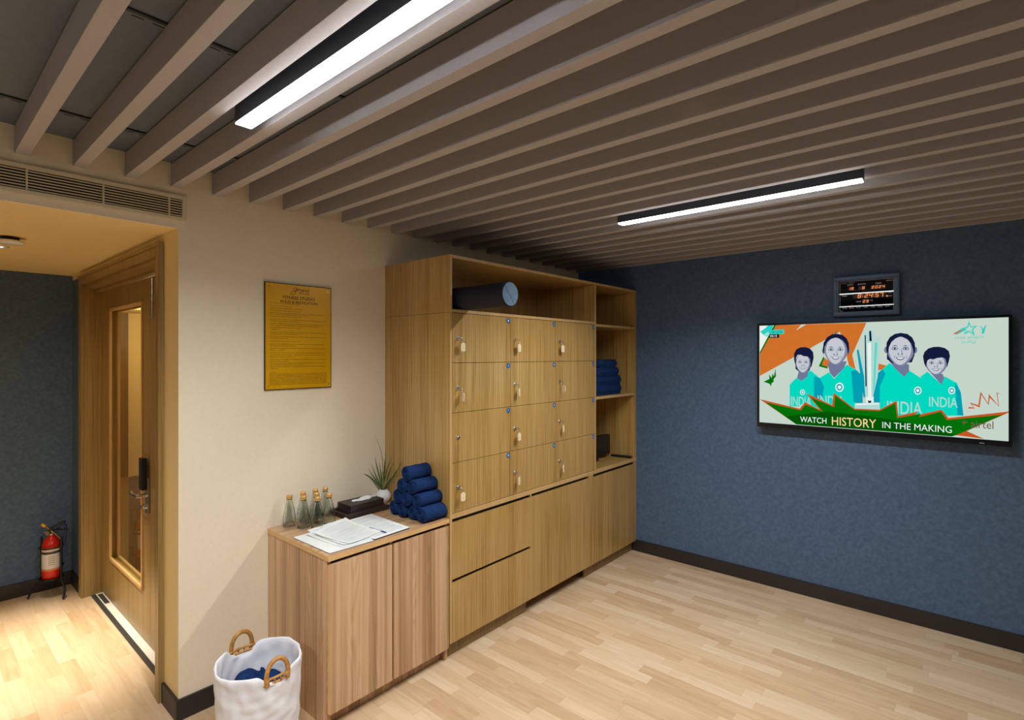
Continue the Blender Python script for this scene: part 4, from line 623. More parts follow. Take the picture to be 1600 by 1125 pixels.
# ---------------------------------------------------------------- rolled towels on the counter
def roll_mesh(R, L, seed):
    bm = B(); rnd = random.Random(seed); seg = 64; ph = rnd.random()*6
    prof = []                      # (axial x, radius, on end face?)
    nf = 11
    rings = []
    def ring(x, r, amp, sp):
        out = []
        for k in range(seg):
            a = 2*PI*k/seg
            q = r*(1+.035*math.sin(2*a+ph)+.02*math.sin(3*a-ph)+.012*math.sin(x*90+a*2))
            # overlapping outer flap
            q += (.0048*max(0, 1-((a-1.0) % (2*PI))/2.2))*(r/R)
            xx = x + (amp*math.sin(2*PI*(r/.0092)-a+ph) if sp else 0)
            out.append(bm.verts.new((xx, q*math.cos(a), q*math.sin(a))))
        return out
    c0 = bm.verts.new((-L/2+.006, 0, 0))
    for i in range(1, 18): rings.append(ring(-L/2+.003-.002*math.sin(PI*i/18), R*i/19.0, .0042, True))
    rings.append(ring(-L/2+.004, R*.965, .001, True))
    for i in range(12): rings.append(ring(-L/2+.008+(L-.016)*i/11, R*(1-.0 if 0 < i < 11 else .995)*(1+.012*math.sin(i*1.3+seed)), 0, False))
    rings.append(ring(L/2-.003, R*.95, 0, False))
    for i in range(5): rings.append(ring(L/2-.001, R*(.8-.18*i), .002, True))
    c1 = bm.verts.new((L/2-.004, 0, 0))
    for k in range(seg): bm.faces.new((c0, rings[0][(k+1) % seg], rings[0][k]))
    for a, b in zip(rings, rings[1:]):
        for k in range(seg): bm.faces.new((a[k], a[(k+1) % seg], b[(k+1) % seg], b[k]))
    for k in range(seg): bm.faces.new((c1, rings[-1][k], rings[-1][(k+1) % seg]))
    # woven band: raised ridges across the roll
    bmesh.ops.recalc_face_normals(bm, faces=bm.faces)
    return bm
meshes = [roll_mesh(.0372, .150, s) for s in (1, 2, 3)]
mesh_objs = []
rn = 0
rowname = ['bottom row', 'second row', 'third row', 'top']
posname = {0: ['frontmost', 'second from front', 'third from front', 'rearmost'], 1: ['front one', 'middle one', 'rear one'], 2: ['front one', 'rear one'], 3: ['single']}
for r in range(4):
    for k in range(4-r):
        y = 2.103 + .0755*k + .0377*r; z = ZT+.0392+.0665*r
        lab = 'rolled navy towel on top of the counter pyramid' if r == 3 else f'rolled navy towel in the {rowname[r]} of the pyramid, {posname[r][k]}'
        me = meshes[rn % 3]
        bm = me.copy()
        M4 = Matrix.Translation((1.8085+.006*math.sin(rn*2.1)-.003*r, y, z)) @ Matrix.Rotation(.05*math.sin(rn*1.7), 4, 'Z') @ Matrix.Rotation(rn*1.1, 4, 'X')
        bmesh.ops.transform(bm, matrix=M4, verts=bm.verts)
        tag(obj('rolled_towel', bm, 'navy', smooth='all'), lab, 'towel', 'rolled navy towels stacked on the counter'); rn += 1
for b_ in meshes: b_.free()

# ---------------------------------------------------------------- bottles
def bottle(x, y, label):
    t = thing('glass_bottle', label, 'bottle', (x, y, ZT), group='clear glass bottles with gold caps')
    seg = 40
    prof = [(0, ZT+.004), (.020, ZT+.001), (.028, ZT+.0015), (.0305, ZT+.006), (.031, ZT+.02), (.030, ZT+.05), (.024, ZT+.085), (.0165, ZT+.115), (.0125, ZT+.132), (.0115, ZT+.139), (.0095, ZT+.139), (.0105, ZT+.131), (.0145, ZT+.114), (.0218, ZT+.085), (.0275, ZT+.05), (.0285, ZT+.02), (.0275, ZT+.012), (.015, ZT+.0085), (0, ZT+.010)]
    bm = B(); lathe(bm, x, y, prof, seg, fun=lambda r, z, a: (r*(1+.02*math.cos(8*a)*(1 if z < ZT+.06 else .3)), z)); obj('glass_body', bm, 'bottle', t, smooth='all')
    bm = B(); lathe(bm, x, y, [(0, ZT+.1392), (.0135, ZT+.1392), (.0142, ZT+.141), (.0138, ZT+.155), (.0120, ZT+.1575), (0, ZT+.158)], 28, fun=lambda r, z, a: (r*(1+.02*math.cos(24*a)), z)); obj('cap', bm, 'gold', t, smooth=True)
for x, y, lab in ((1.277, 2.566, 'glass bottle with gold cap standing alone at the left'), (1.315, 2.497, 'gold-capped glass bottle, front of the second column'), (1.352, 2.573, 'gold-capped glass bottle, rear of the second column'),
                  (1.352, 2.428, 'gold-capped glass bottle, nearest to the white papers'), (1.388, 2.504, 'gold-capped glass bottle, middle of the three-deep column'), (1.424, 2.580, 'gold-capped glass bottle by the wall in the three-deep column'),
                  (1.424, 2.446, 'gold-capped glass bottle, front of the rightmost column'), (1.476, 2.573, 'gold-capped glass bottle next to the tray, touching the wall side')):
    bottle(x, y, lab)

# ---------------------------------------------------------------- tray, tissue box, plant, papers
t = thing('tray', 'dark brown leather tray under the tissue box', 'tray', (1.69, 2.52, ZT))
a0, a1, b0, b1 = 1.518, 1.786, 2.435, 2.606
bm = B(); box(bm, a0, a1, b0, b1, ZT+.0003, ZT+.012, bev=.001)
for q in ((a0, a1, b0, b0+.012), (a0, a1, b1-.012, b1), (a0, a0+.012, b0+.012, b1-.012), (a1-.012, a1, b0+.012, b1-.012)): box(bm, *q, ZT+.012, ZT+.025, bev=.002)
obj('body', bm, 'leather', t)
bm = B()
for q in ((a0+.002, a1-.002, b0+.0015, b0+.0025), (a0+.002, a1-.002, b0+.0095, b0+.0105), (a0+.0015, a0+.0025, b0+.004, b1-.004), (a0+.0095, a0+.0105, b0+.012, b1-.012)): box(bm, *q, ZT+.0249, ZT+.0256)
box(bm, a0+.001, a1-.001, b0-.0005, b0+.0002, ZT+.0115, ZT+.0125); obj('stitching', bm, 'leather_edge', t)
t = thing('tissue_box', 'dark brown leather tissue box with a white tissue', 'tissue box', (1.655, 2.49, ZT+.013))
a0, a1, b0, b1 = 1.555, 1.762, 2.455, 2.585
za, zb = ZT+.0122, ZT+.062
bm = B(); box(bm, a0-.004, a1+.004, b0-.003, b1+.003, za, ZT+.034, bev=.002); box(bm, a0, a1, b0, b1, ZT+.034, zb, bev=.002); obj('case', bm, 'leather', t)
bm = B()
for q in ((a0+.002, a1-.002, b0+.001, b0+.002), (a0+.001, a0+.002, b0+.002, b1-.002), (a1-.002, a1-.001, b0+.002, b1-.002)): box(bm, *q, zb-.0002, zb+.0006)
box(bm, a0+.001, a1-.001, b0-.0007, b0+.0001, ZT+.047, ZT+.048); obj('stitching', bm, 'leather_edge', t)
bm = B(); n = 24
for s in (0, 1):
    pr = None
    for i in range(n+1):
        v = i/n; x = a0+.045+v*.15; w0 = .018*math.sin(PI*min(1, max(.06, v)))
        y = (b0+b1)/2 + (w0 if s else -w0) + .003*math.sin(v*17)
        zt = zb + .006 + .010*v + .003*math.sin(v*11+s)
        cur = (bm.verts.new((x, (b0+b1)/2+(.3*w0 if s else -.3*w0), zb+.0008)), bm.verts.new((x+.004, y, zt)), bm.verts.new((x+.006, y+(.004 if s else -.004), zb+.0012)))
        if pr:
            bm.faces.new((pr[0], cur[0], cur[1], pr[1])); bm.faces.new((pr[1], cur[1], cur[2], pr[2]))
        pr = cur
o = obj('tissue', bm, 'tissue', t, smooth='all'); md = o.modifiers.new('s', 'SOLIDIFY'); md.thickness = .0006

t = thing('potted_plant', 'small grassy plant in a round white pot', 'plant', (1.838, 2.555, ZT))
px, py = 1.838, 2.566
bm = B(); R_ = .0435
prof = [(0, ZT+.001)] + [(R_*math.cos(a), ZT+.041+R_*math.sin(a)*.93) for a in [math.radians(d) for d in range(-66, 58, 6)]] + [(.021, ZT+.080), (.018, ZT+.074), (.0, ZT+.073)]
prof[1] = (prof[1][0], ZT+.0003)
lathe(bm, px, py, prof, 44); obj('pot', bm, 'white', t, smooth=True)
bm = B(); lathe(bm, px, py, [(.0, ZT+.0765), (.0185, ZT+.0755)], 20); obj('soil', bm, 'soil', t)
def blade(bm, pts, w, mi=0):
    p = spline(pts, 8); n = len(p)-1; pr = None
    for i, q in enumerate(p):
        d = (p[min(i+1, n)]-p[max(i-1, 0)]).normalized(); s = d.cross(Vector((.60, .78, -.2))).normalized()*w*(1-(i/n)**2)*.5+Vector((1e-5, 0, 0)); up = d.cross(s).normalized()*w*.18*(1-i/n)
        cur = (bm.verts.new(q-s), bm.verts.new(q+up), bm.verts.new(q+s))
        if pr:
            for a, b in ((0, 1), (1, 2)):
                f = bm.faces.new((pr[a], cur[a], cur[b], pr[b])); f.material_index = mi
        pr = cur
zb = ZT+.076
rt = Vector((.652, -.758, 0))
def L_(du, dz, dep=0, mid=None, mi=0, w=.0085, base=0):
    b = Vector((px, py, zb)) + rt*base
    e = b + rt*du + Vector((-.3, -.9, 0)).normalized()*dep*.5 + Vector((0, 0, dz)); m_ = b + (e-b)*.5 + (rt*mid[0]+Vector((0, 0, mid[1])) if mid else Vector((0, 0, 0)))
    # keep clear of the wall and the tall cabinet
    for v in (m_, e):
        v.y = min(v.y, YA-.006); v.x = min(v.x, 1.883)
    blade(bm, [b, m_, e], w, mi)
bm = B()
L_(-.055, .335, 0, (.02, .03), 1, .0055); L_(-.155, .105, .02, (-.0, .02), 0, .009); L_(.12, .17, .12, (-.03, .0), 1, .005); L_(-.05, .20, 0, (-.006, .01), 0); L_(-.075, .155, .03, (.0, -.01), 0)
L_(-.095, .13, .04, (.0, -.005), 0); L_(.012, .225, .02, (-.0, .0), 0); L_(.10, .19, .10, (.01, .0), 0); L_(.055, .17, .05, (.0, .01), 0); L_(.06, .12, .09, (.012, .01), 0); L_(-.03, .17, .04, (0, 0), 0)
L_(-.06, .05, .07, (-.01, .04), 0, .005); L_(.03, .15, .08, (0, .01), 1); L_(.0, .19, .06, (.0, .0), 0); L_(.075, .10, .10, (0, .02), 0); L_(-.02, .12, .09, (0, .01), 1); L_(.04, .20, .06, (-.005, .01), 0)
o = obj('leaves', bm, ['leafg', 'leafb'], t, smooth='all')
random.seed(11)

def sheet(bm, pts, z, thick, curl=0, mi=0, n=12):
    """a paper sheet between four corners, slightly wavy"""
    (ax, ay), (bx, by), (cx, cy), (dx_, dy) = pts; g = []
    for i in range(n+1):
        row = []
        for j in range(n+1):
            u, v = i/n, j/n
            x = (1-u)*(1-v)*ax+u*(1-v)*bx+u*v*cx+(1-u)*v*dx_; y = (1-u)*(1-v)*ay+u*(1-v)*by+u*v*cy+(1-u)*v*dy
            zz = z + curl*(max(0, .35-u)**2*6 + max(0, v-.7)**2*5*.4 + .12*math.sin(5*u+3*v)**2)
            row.append(bm.verts.new((x, y, zz)))
        g.append(row)
    for i in range(n):
        for j in range(n): bm.faces.new((g[i][j], g[i+1][j], g[i+1][j+1], g[i][j+1])).material_index = mi
    return g
def lines_on(bm, pts, z, rows, cols, mi, curl=0, rnd=random.Random(3)):
    (ax, ay), (bx, by), (cx, cy), (dx_, dy) = pts
    def P(u, v):
        return ((1-u)*(1-v)*ax+u*(1-v)*bx+u*v*cx+(1-u)*v*dx_, (1-u)*(1-v)*ay+u*(1-v)*by+u*v*cy+(1-u)*v*dy, z + .0004 + curl*(max(0, .35-u)**2*6 + max(0, v-.7)**2*5*.4 + .12*math.sin(5*u+3*v)**2))
    for r in range(rows):
        v = .08+.84*r/rows
        for k in range(24):
            u0 = .07+.86*k/24; poly(bm, [P(u0, v), P(u0+.86/24, v), P(u0+.86/24, v+.005), P(u0, v+.005)], mi)
    for c in range(cols+1):
        u = .07+.86*c/cols
        for k in range(12):
            v0 = .08+.84*k/12*(rows-1)/rows; poly(bm, [P(u, v0), P(u+.004, v0), P(u+.004, v0+.07), P(u, v0+.07)], mi)
fold = thing('open_folder', 'open dark folder with white log sheets at the counter edge', 'folder', (1.42, 2.25, ZT))
Q = [(1.208, 2.395), (1.213, 2.078), (1.435, 2.070), (1.432, 2.40)]
Q2 = [(1.436, 2.41), (1.438, 2.074), (1.650, 2.084), (1.655, 2.42)]
bm = B()
for q in (Q, Q2):
    vs = [bm.verts.new((x, y, ZT+.0003)) for x, y in q] + [bm.verts.new((x, y, ZT+.0023)) for x, y in q]
    for f in ((3, 2, 1, 0), (4, 5, 6, 7), (0, 1, 5, 4), (1, 2, 6, 5), (2, 3, 7, 6), (3, 0, 4, 7)): bm.faces.new([vs[i] for i in f])
bmesh.ops.recalc_face_normals(bm, faces=bm.faces)
obj('cover', bm, 'folder', fold)
ins = lambda q, d: [(q[0][0]+d, q[0][1]-d), (q[1][0]+d, q[1][1]+d), (q[2][0]-d, q[2][1]+d), (q[3][0]-d, q[3][1]-d)]
bm = B(); sheet(bm, ins(Q, .001), ZT+.0028, 0); o = obj('left_sheets', bm, 'paper', fold); o.modifiers.new('s', 'SOLIDIFY').thickness = .0004
bm = B(); sheet(bm, ins(Q2, .001), ZT+.0050, 0); lines_on(bm, ins(Q2, .004), ZT+.0050, 26, 5, 1); o = obj('right_sheets', bm, ['paper', 'ink'], fold); o.modifiers.new('s', 'SOLIDIFY').thickness = -.0022
for i, (q, z, c, lab) in enumerate((
    ([(1.262, 2.372), (1.285, 2.088), (1.500, 2.092), (1.468, 2.400)], ZT+.0042, .010, 'creased white log sheet at the bottom of the loose papers'),
    ([(1.283, 2.400), (1.300, 2.110), (1.508, 2.104), (1.482, 2.422)], ZT+.0065, .014, 'white log sheet in the middle of the loose papers'),
    ([(1.282, 2.330), (1.322, 2.098), (1.512, 2.125), (1.500, 2.418)], ZT+.0095, .016, 'curled white log sheet on top of the loose papers'))):
    bm = B(); sheet(bm, q, z, 0, c); lines_on(bm, q, z, 24, 6, 1, c)
    o = obj('paper_sheet', bm, ['paper', 'ink']); tag(o, lab, 'paper', 'loose log sheets')
t = obj('pen', (lambda bm: (cyl(bm, (1.508, 2.215, ZT+.0105), (1.520, 2.100, ZT+.0105), .0035, 12), bm)[1])(B()), 'badge', smooth=True)
tag(t, 'thin blue pen between the loose papers and the right page', 'pen')

# ---------------------------------------------------------------- laundry basket
bx, by, R_, ZR = .959, 2.185, .163, .372
t = thing('laundry_basket', 'round rattan basket with white cloth liner beside the oak cabinet', 'basket', (bx, by, 0))
ah = math.atan2(-.758*.115-.652*.095, .652*.115-.758*.095)      # near handle direction
def notch(a):
    s = 0
    for h in (ah, ah+PI):
        dlt = (a-h+PI) % (2*PI)-PI; s += math.exp(-(dlt/.36)**4)
    return s
def liner(r, z, a):
    f = 1 if z > ZR-.1 else .6
    rr = r*(1 + .010*math.sin(5*a+z*14) + .006*math.sin(11*a-z*40) + .004*math.sin(23*a+z*18))
    rr += .0011*math.sin(z*150+3*math.sin(2*a)+a)*(1 if z < ZR-.02 else .2)*max(0, math.sin(a*1.5+z*6)) + .0016*math.sin(9*a+z*60+2*math.sin(3*a))
    if z > ZR-.05: z = z-.034*notch(a)*min(1, (z-(ZR-.05))/.04) + .004*math.sin(3*a+1)
    if z < .06: rr *= 1+.10*(1-z/.06)*(1+.5*math.sin(4*a+1))
    return rr, max(z, .001)
prof = [(R_*.98, .001), (R_*.94, .015), (R_*.93, .03), (R_*.93, .06)] + [(R_*(.935+.045*i/26), .06+(ZR-.09)*i/26) for i in range(1, 27)] + [(R_*.992, ZR-.015), (R_*.985, ZR-.004), (R_*.955, ZR), (R_*.925, ZR-.006), (R_*.91, ZR-.02)] + [(R_*(.905-.04*i/14), ZR-.02-.2*i/14) for i in range(1, 15)] + [(0, ZR-.23)]
bm = B(); lathe(bm, bx, by, prof, 160, fun=liner); obj('cloth_liner', bm, 'cloth', t, smooth='all', label='white cotton liner folded over the rim')
bm = B(); lathe(bm, bx, by, [(R_*.872, .006), (R_*.878, .05), (R_*.884, .10)], 48)
obj('rattan_shell', bm, 'rattan', t)
for h, nm in ((ah, 'near'), (ah+PI, 'far')):
    c = Vector((bx+R_*.955*math.cos(h), by+R_*.955*math.sin(h), ZR-.028)); tg = Vector((-math.sin(h), math.cos(h), 0)); n_ = Vector((math.cos(h), math.sin(h), 0))
    arc = [c + tg*.041*s + Vector((0, 0, zz)) for s, zz in ((-1.02, -.012), (-1.05, .018), (-.9, .050), (-.5, .072), (0, .079), (.5, .072), (.9, .050), (1.05, .018), (1.02, -.012))]
    bm = B(); tube(bm, spline(arc, 10), .0085, 12, rfun=lambda v: .0085*(1+.06*math.sin(v*260)))
    obj('handle', bm, 'rattan', t, smooth='all')
    bm = B()
    for zz in (-.008, .010): tube(bm, spline([c-tg*.052+n_*(-.008)+Vector((0, 0, zz)), c+n_*.001+Vector((0, 0, zz)), c+tg*.052+n_*(-.008)+Vector((0, 0, zz))], 8), .0052, 8)
    for s in (-.035, -.012, .012, .035): tube(bm, [c+tg*s+n_*.003+Vector((0, 0, -.012)), c+tg*s+n_*.003+Vector((0, 0, .015))], .003, 6)
    obj('handle_rail', bm, 'rattan', t, smooth='all')
bm = B(); rnd = random.Random(5)
def heap(r, z, a): return r*(1+.06*math.sin(3*a+r*30)), z+.016*math.sin(2*a+r*40)+.012*math.sin(5*a-r*60)+(.035*math.exp(-((math.cos(a-1.9)*r-.03)**2+(math.sin(a-1.9)*r)**2)/.0016))
zh = ZR-.125
lathe(bm, bx, by, [(R_*.83, zh-.05), (R_*.81, zh-.018), (R_*.75, zh), (R_*.62, zh+.012), (R_*.5, zh+.02), (R_*.35, zh+.026), (R_*.2, zh+.03), (R_*.08, zh+.03), (0, zh+.03)], 72, fun=heap)
tag(obj('used_towel', bm, 'navy', smooth='all'), 'crumpled navy towel lying inside the laundry basket', 'towel')

# ---------------------------------------------------------------- fire extinguisher on its stand
ex_, ey_ = .665, 4.60
t = thing('extinguisher_stand', 'black tubular stand holding the fire extinguisher', 'stand', (ex_, ey_, 0))
rd = Vector((.652, -.758, 0)); fd = Vector((.758, .652, 0)); c = Vector((ex_, ey_, 0))
bm = B()
for s in (-1, 1):
    o_ = c + rd*.066*s
    tube(bm, [o_+Vector((0, 0, .40)), o_+Vector((0, 0, .13)), o_+rd*.018*s*2.2+Vector((0, 0, .06))-fd*.02, o_+rd*.05*s-fd*.045+Vector((0, 0, .007))], .0062, 8)
tube(bm, [c+fd*.075+rd*.066*s2*1.0+Vector((0, 0, .40)) if False else c+rd*(-.066)+Vector((0, 0, .20)), c+fd*.062-rd*.03+Vector((0, 0, .20)), c+fd*.062+rd*.03+Vector((0, 0, .20)), c+rd*.066+Vector((0, 0, .20))], .005, 8)
obj('legs', bm, 'blackmetal', t, smooth=True)
bm = B(); tube(bm, [c+(rd*math.cos(a)+fd*math.sin(a))*.0605+Vector((0, 0, .335)) for a in [2*PI*i/32 for i in range(32)]], .0045, 8, True)
obj('retaining_ring', bm, 'blackmetal', t, smooth=True); bm = B()
tube(bm, [c+(rd*math.cos(a)+fd*math.sin(a))*.0605+Vector((0, 0, .130)) for a in [2*PI*i/32 for i in range(32)]], .0045, 8, True)
obj('retaining_ring', bm, 'blackmetal', t, smooth=True)
bm = B(); lathe(bm, ex_, ey_, [(.0, .1225), (.060, .1225), (.060, .127), (0, .127)], 32); obj('cup', bm, 'blackmetal', t)
t = thing('fire_extinguisher', 'red fire extinguisher with white label standing in the corridor corner', 'fire extinguisher', (ex_, ey_, .127))
bm = B(); r_ = .0485
lathe(bm, ex_, ey_, [(0, .1275), (.044, .1275), (r_-.003, .131), (r_, .138), (r_, .345), (r_-.004, .364), (r_-.013, .382), (.026, .396), (.017, .405), (.017, .414), (0, .414)], 44); obj('cylinder', bm, 'red', t, smooth='all')
bm = B()
def band(z0, z1, r2, mi, a0=0, a1=2*PI, n=40):
    pr = None
    for i in range(n+1):
        a = a0+(a1-a0)*i/n; cur = (bm.verts.new((ex_+r2*math.cos(a), ey_+r2*math.sin(a), z0)), bm.verts.new((ex_+r2*math.cos(a), ey_+r2*math.sin(a), z1)))
        if pr: f = bm.faces.new((pr[0], cur[0], cur[1], pr[1])); f.material_index = mi
        pr = cur
band(.195, .322, r_+.0004, 0); band(.186, .196, r_+.0008, 1); band(.326, .338, r_+.0008, 1); band(.3225, .3255, r_+.0008, 0); band(.198, .200, r_+.0009, 2); band(.296, .312, r_+.0009, 2)
fa = math.atan2(-.99, -.14)
for k in range(5):
    for s in range(4): band(.225+k*.013, .230+k*.013, r_+.0010, 2, fa-.28+s*.16, fa-.28+s*.16+.09, 4)
obj('printed_label', bm, ['label_white', 'label_orange', 'label_ink'], t)
bm = B(); cyl(bm, (ex_, ey_, .4142), (ex_, ey_, .438), .015, 20); p = c+Vector((0, 0, .428)); tube(bm, [p-rd*.04, p+rd*.012], .011, 14); cyl(bm, p-fd*.012, p-fd*.03, .013, 20); obj('valve', bm, 'chrome', t, smooth=True)
bm = B(); h0 = c+Vector((0, 0, .446)); tube(bm, spline([h0-rd*.022, h0+rd*.02+Vector((0, 0, .02)), h0+rd*.075+Vector((0, 0, .052)), h0+rd*.092+Vector((0, 0, .052))]), .0058, 8)
tube(bm, spline([h0-rd*.01+Vector((0, 0, -.004)), h0+rd*.05, h0+rd*.112+Vector((0, 0, .000))]), .0048, 8); cyl(bm, h0-Vector((0, 0, .01)), h0+Vector((0, 0, .012)), .011, 14); obj('levers', bm, 'blackplastic', t, smooth=True)
bm = B(); tube(bm, spline([h0+rd*.02-Vector((0, 0, .01))+fd*.01, h0+rd*.07+Vector((0, 0, .03))+fd*.01, h0+rd*.08+fd*.02+Vector((0, 0, .0)), h0+rd*.062+fd*.03-Vector((0, 0, .06)), h0+rd*.060+fd*.03-Vector((0, 0, .12))]), .0085, 10); obj('hose', bm, 'bluehose', t, smooth=True)
bm = B(); tube(bm, [h0-fd*.014+Vector((0, 0, .005)), h0-fd*.016-rd*.02+Vector((0, 0, .022))], .002, 6); bmx = Matrix.Translation(h0-fd*.018-rd*.036+Vector((0, 0, .033))) @ Matrix.Rotation(-.86, 4, 'Z') @ Matrix.Rotation(.6, 4, 'Y'); box(bm, -.014, .014, -.003, .003, -.008, .008, mat=bmx); tube(bm, [h0-fd*.016+rd*.012, h0-fd*.02+rd*.075-Vector((0, 0, .052))], .0012, 6); obj('safety_seal', bm, 'yellow', t)

# ---------------------------------------------------------------- rules plate on the beige wall
t = thing('rules_plate', 'brass coloured fitness studio rules plate on the beige wall', 'sign', (1.36, YA, 1.7))
SX, SZ = 1.175, 1.42
mp = lambda d: (lambda a, b: (SX+a/1000, YA-.0100-d*.00025, SZ+b/1000))
obj('border', bxs(SX, SX+.359, YA-.0095, YA-.0005, SZ+.008, SZ+.545, bev=.0008), 'plateframe', t)
obj('plate', bxs(SX+.004, SX+.355, YA-.0100, YA-.0095, SZ+.012, SZ+.541), 'plate', t)
bm = B()
text(bm, mp(1), 'FITNESS STUDIO', 91, 467, 264, 483, 0, .45); text(bm, mp(1), 'RULES & REGULATION', 80, 446, 277, 460, 0, .45)
rnd = random.Random(4)
def words(b, a0, a1, h=3.2):
    x = a0
    while x < a1-3:
        wd = min(rnd.uniform(5, 16), a1-x); 
        # letters as tiny strokes at reading size
        q = x
        while q < x+wd:
            hh = h*rnd.choice((.6, .6, .7, 1)); poly(bm, [mp(1)(q, b), mp(1)(q+1.5, b), mp(1)(q+1.5, b+hh), mp(1)(q, b+hh)], 0); q += 2.2
        x += wd+3.0
ls = [(437, 180), (424, 140), (412, 200), (400, 190), (389, 312), (381, 225), (371, 195), (357, 322), (348, 185), (336, 312), (327, 290), (316, 190), (306, 78), (292, 326), (283, 170), (270, 320), (261, 120), (247, 185), (233, 318), (224, 160), (212, 326), (203, 105), (189, 322), (178, 326), (168, 150), (156, 326), (147, 122), (137, 318), (128, 200), (119, 322), (110, 68)]
for b, e_ in ls: words(b+3, 26, e_)
words(93, 24, 60)
for k in range(8): words(85-k*7.4, 24, 332)
obj('lettering', bm, 'plateink', t)
bm = B()
def stroke(pts, w):
    pts = [mp(1.2)(a, b) for a, b in pts]; pp = spline(pts, 6)
    for p, q in zip(pp, pp[1:]):
        d = (q-p); n_ = Vector((-d.z, 0, d.x)).normalized()*w; 
        if d.length > 1e-6: poly(bm, [p-n_, q-n_, q+n_, p+n_], 0)
W_ = .0011
stroke([(160, 523), (150, 526), (146, 516), (153, 511), (162, 518), (163, 526), (158, 505), (148, 493), (135, 491), (131, 498), (142, 506), (160, 511)], W_)          # g
stroke([(160, 511), (170, 522), (172, 526), (172, 520), (170, 511), (176, 520), (182, 524)], W_)                     # r
stroke([(192, 522), (185, 522), (183, 513), (189, 511), (194, 521), (194, 511), (199, 513)], W_)                      # a
stroke([(199, 513), (203, 523), (202, 511), (208, 521), (213, 521), (212, 512), (217, 513)], W_)                      # n
stroke([(226, 521), (219, 522), (217, 513), (223, 511), (230, 524), (234, 541), (229, 520), (229, 511), (234, 513)], W_)   # d
text(bm, mp(1.2), 'MERCURE', 178, 498, 232, 504, 0, .5)
obj('logo', bm, 'platelogo', t)
for a, b in ((22, 524), (336, 522), (17, 28), (342, 29)):
    x, y, z = mp(0)(a, b); bm = B(); cyl(bm, (x, y+.0002, z), (x, y-.003, z), .0045, 16, r2=.003); obj('screw', bm, 'chrome', t, smooth=True)

# ---------------------------------------------------------------- television
XF = 3.8873; TY, TZ = 1.0855, 1.1435
t = thing('television', 'large flat television on the blue wall showing a cricket advert', 'television', (3.92, .457, 1.47))
bm = B(); box(bm, XF+.0004, XF+.030, TY-1.271, TY+.014, TZ-.034, TZ+.676, bev=.003); box(bm, XF+.030, XF+.045, TY-1.1, TY-.15, TZ+.05, TZ+.55, bev=.004)
# thin raised rim
for q in ((TY-1.271, TY+.014, TZ+.664, TZ+.676), (TY-1.271, TY+.014, TZ-.034, TZ-.006), (TY+.002, TY+.014, TZ-.006, TZ+.664), (TY-1.271, TY-1.259, TZ-.006, TZ+.664)):
    box(bm, XF-.004, XF+.0004, q[0], q[1], q[2], q[3])
obj('casing', bm, 'tvcase', t)
bm = B(); box(bm, XF+.045, XB-.0005, TY-.85, TY-.40, TZ+.2, TZ+.45); obj('wall_bracket', bm, 'blackmetal', t)
keys = list(TVC); idx = {k: i for i, k in enumerate(keys)}
bm = B()
def tvp(a, b, l): return (XF-l*.00020, TY-a/1000, TZ+b/1000)
cl = lambda a, b: (min(max(a, 0), 1257), min(max(b, -4), 662))
poly(bm, [tvp(*p, 0) for p in ((0, -4), (1257, -4), (1257, 662), (0, 662))], idx['bg'])
for m_, l, pts in TVP:
    pp = [tvp(*cl(*p), l) for p in pts]
    for tr in tessellate_polygon([[Vector((p[1], p[2], 0)) for p in pp]]): poly(bm, [pp[i] for i in tr], idx[m_])
for m_, l, s, a0, b0, a1, b1, bo, sh in TVT: text(bm, lambda a, b: tvp(a, b, l), s, a0, b0, a1, b1, idx[m_], bo, sh)
bmesh.ops.triangulate(bm, faces=[f for f in bm.faces if len(f.verts) > 4])
obj('screen', bm, ['tv_'+k for k in keys], t)
bm = B(); box(bm, XF-.0045, XF-.0041, TY-1.16, TY-1.14, TZ-.026, TZ-.0235); obj('logo', bm, 'clockink', t)

# ---------------------------------------------------------------- digital wall clock
t = thing('digital_clock', 'dark framed digital wall clock with red figures above the television', 'clock', (3.94, .47, 1.97))
YK, ZK = .6495, 1.852
cx0, cx1 = YK-.346, YK-.003
bm = B(); fw = .028
for q in ((cx0, cx1, ZK-.003, ZK-.003+fw), (cx0, cx1, ZK+.248-fw, ZK+.248), (cx0, cx0+fw, ZK-.003+fw, ZK+.248-fw), (cx1-fw, cx1, ZK-.003+fw, ZK+.248-fw)):
    box(bm, 3.921, XB-.0006, *q, bev=.002)
    box(bm, 3.915, 3.921, q[0]+(.006 if q[1]-q[0] > .05 else (.006 if q[0] == cx0 else .010)), q[1]-(.006 if q[1]-q[0] > .05 else (.010 if q[0] == cx0 else .006)), q[2]+.006, q[3]-.006, bev=.002)
obj('frame', bm, 'clockframe', t)
obj('face', bxs(3.930, XB-.0007, cx0+fw+.0003, cx1-fw-.0003, ZK-.0027+fw, ZK+.2477-fw), 'clockface', t)
kp = lambda a, b, l=1: (3.930-.0004*l, YK-a/1000, ZK+b/1000)
bm = B()
def bar(a0, b0, a1, b1, l=1, mi=0): poly(bm, [kp(a0, b0, l), kp(a1, b0, l), kp(a1, b1, l), kp(a0, b1, l)], mi)
for q in ((38, 24, 314, 25.4), (38, 216, 314, 217.4), (36, 26, 37.4, 214), (314.6, 26, 316, 214)): bar(*q)
for s, a0, b0, a1, b1 in (('DATE', 78, 190, 106, 199), ('MONTH', 132, 190, 174, 199), ('YEAR', 223, 188, 255, 197), ('TIME', 46, 122, 74, 130), ('AM', 290, 128, 306, 135), ('PM', 290, 107, 306, 114), ('TEMP', 122, 82, 152, 90), ('°C', 197, 84, 210, 95)):
    text(bm, lambda a, b: kp(a, b), s, a0, b0, a1, b1, 0, .8)
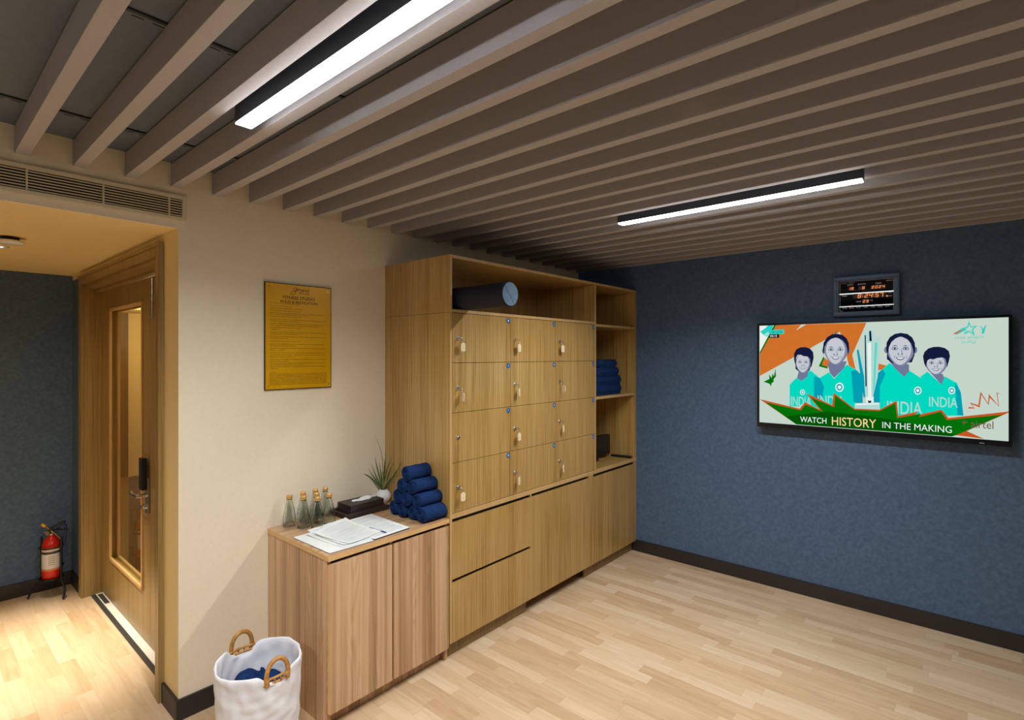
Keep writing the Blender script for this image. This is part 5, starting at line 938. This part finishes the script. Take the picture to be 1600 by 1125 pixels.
for i, s in enumerate(('SUN', 'MON', 'TUE', 'WED', 'THU', 'FRI', 'SAT')): text(bm, lambda a, b: kp(a, b), s, 50+i*37.3, 45, 73+i*37.3, 53, 0, .8)
text(bm, lambda a, b: kp(a, b), 'ajanta', 277, 200, 309, 210, 0, .6, .2); bar(46, 205, 75, 206.5); bar(82, 206, 116, 207.5); bar(40, 30, 52, 32)
obj('printing', bm, 'clockink', t)
SEG = {'0': 'abcdef', '1': 'bc', '2': 'abged', '3': 'abgcd', '4': 'fgbc', '5': 'afgcd', '6': 'afgedc', '7': 'abc', '8': 'abcdefg', '9': 'abcdfg'}
bm = B()
def digit(ch, a, b, wd, h, th):
    sk = lambda x, y: (a+x+.14*y, b+y)
    S = dict(a=(0, h-th, wd, h), g=(0, h/2-th/2, wd, h/2+th/2), d=(0, 0, wd, th), f=(0, h/2, th, h), e=(0, 0, th, h/2), b=(wd-th, h/2, wd, h), c=(wd-th, 0, wd, h/2))
    for s in SEG[ch]:
        x0, y0, x1, y1 = S[s]; g = .4
        poly(bm, [kp(*sk(x0+g, y0+g), 2), kp(*sk(x1-g, y0+g), 2), kp(*sk(x1-g, y1-g), 2), kp(*sk(x0+g, y1-g), 2)], 0)
for ch, a in (('1', 81), ('9', 97), ('8', 155), ('2', 204), ('0', 222), ('2', 240), ('4', 258)): digit(ch, a, 162, 12, 17, 3)
for ch, a in (('8', 131), ('2', 167), ('4', 190), ('5', 222), ('7', 245)): digit(ch, a, 108, 17, 26, 4)
for a in (156, 213):
    for b in (114, 126): poly(bm, [kp(a, b, 2), kp(a+4, b, 2), kp(a+4, b+4, 2), kp(a, b+4, 2)], 0)
for ch, a in (('2', 158), ('9', 176)): digit(ch, a, 77, 12, 18, 3)
for a, b, r_ in ((102, 60, 4), (283, 111, 4.5)): poly(bm, [kp(a+r_*math.cos(k*PI/6), b+r_*math.sin(k*PI/6), 2) for k in range(12)], 0)
obj('lit_figures', bm, 'led', t)
bm = B()
for q in ((80, 160, 112, 181), (136, 160, 172, 181), (202, 160, 276, 181), (108, 106, 276, 136), (156, 75, 192, 97)): bar(*q, l=.5)
obj('display_window', bm, 'ledoff', t)
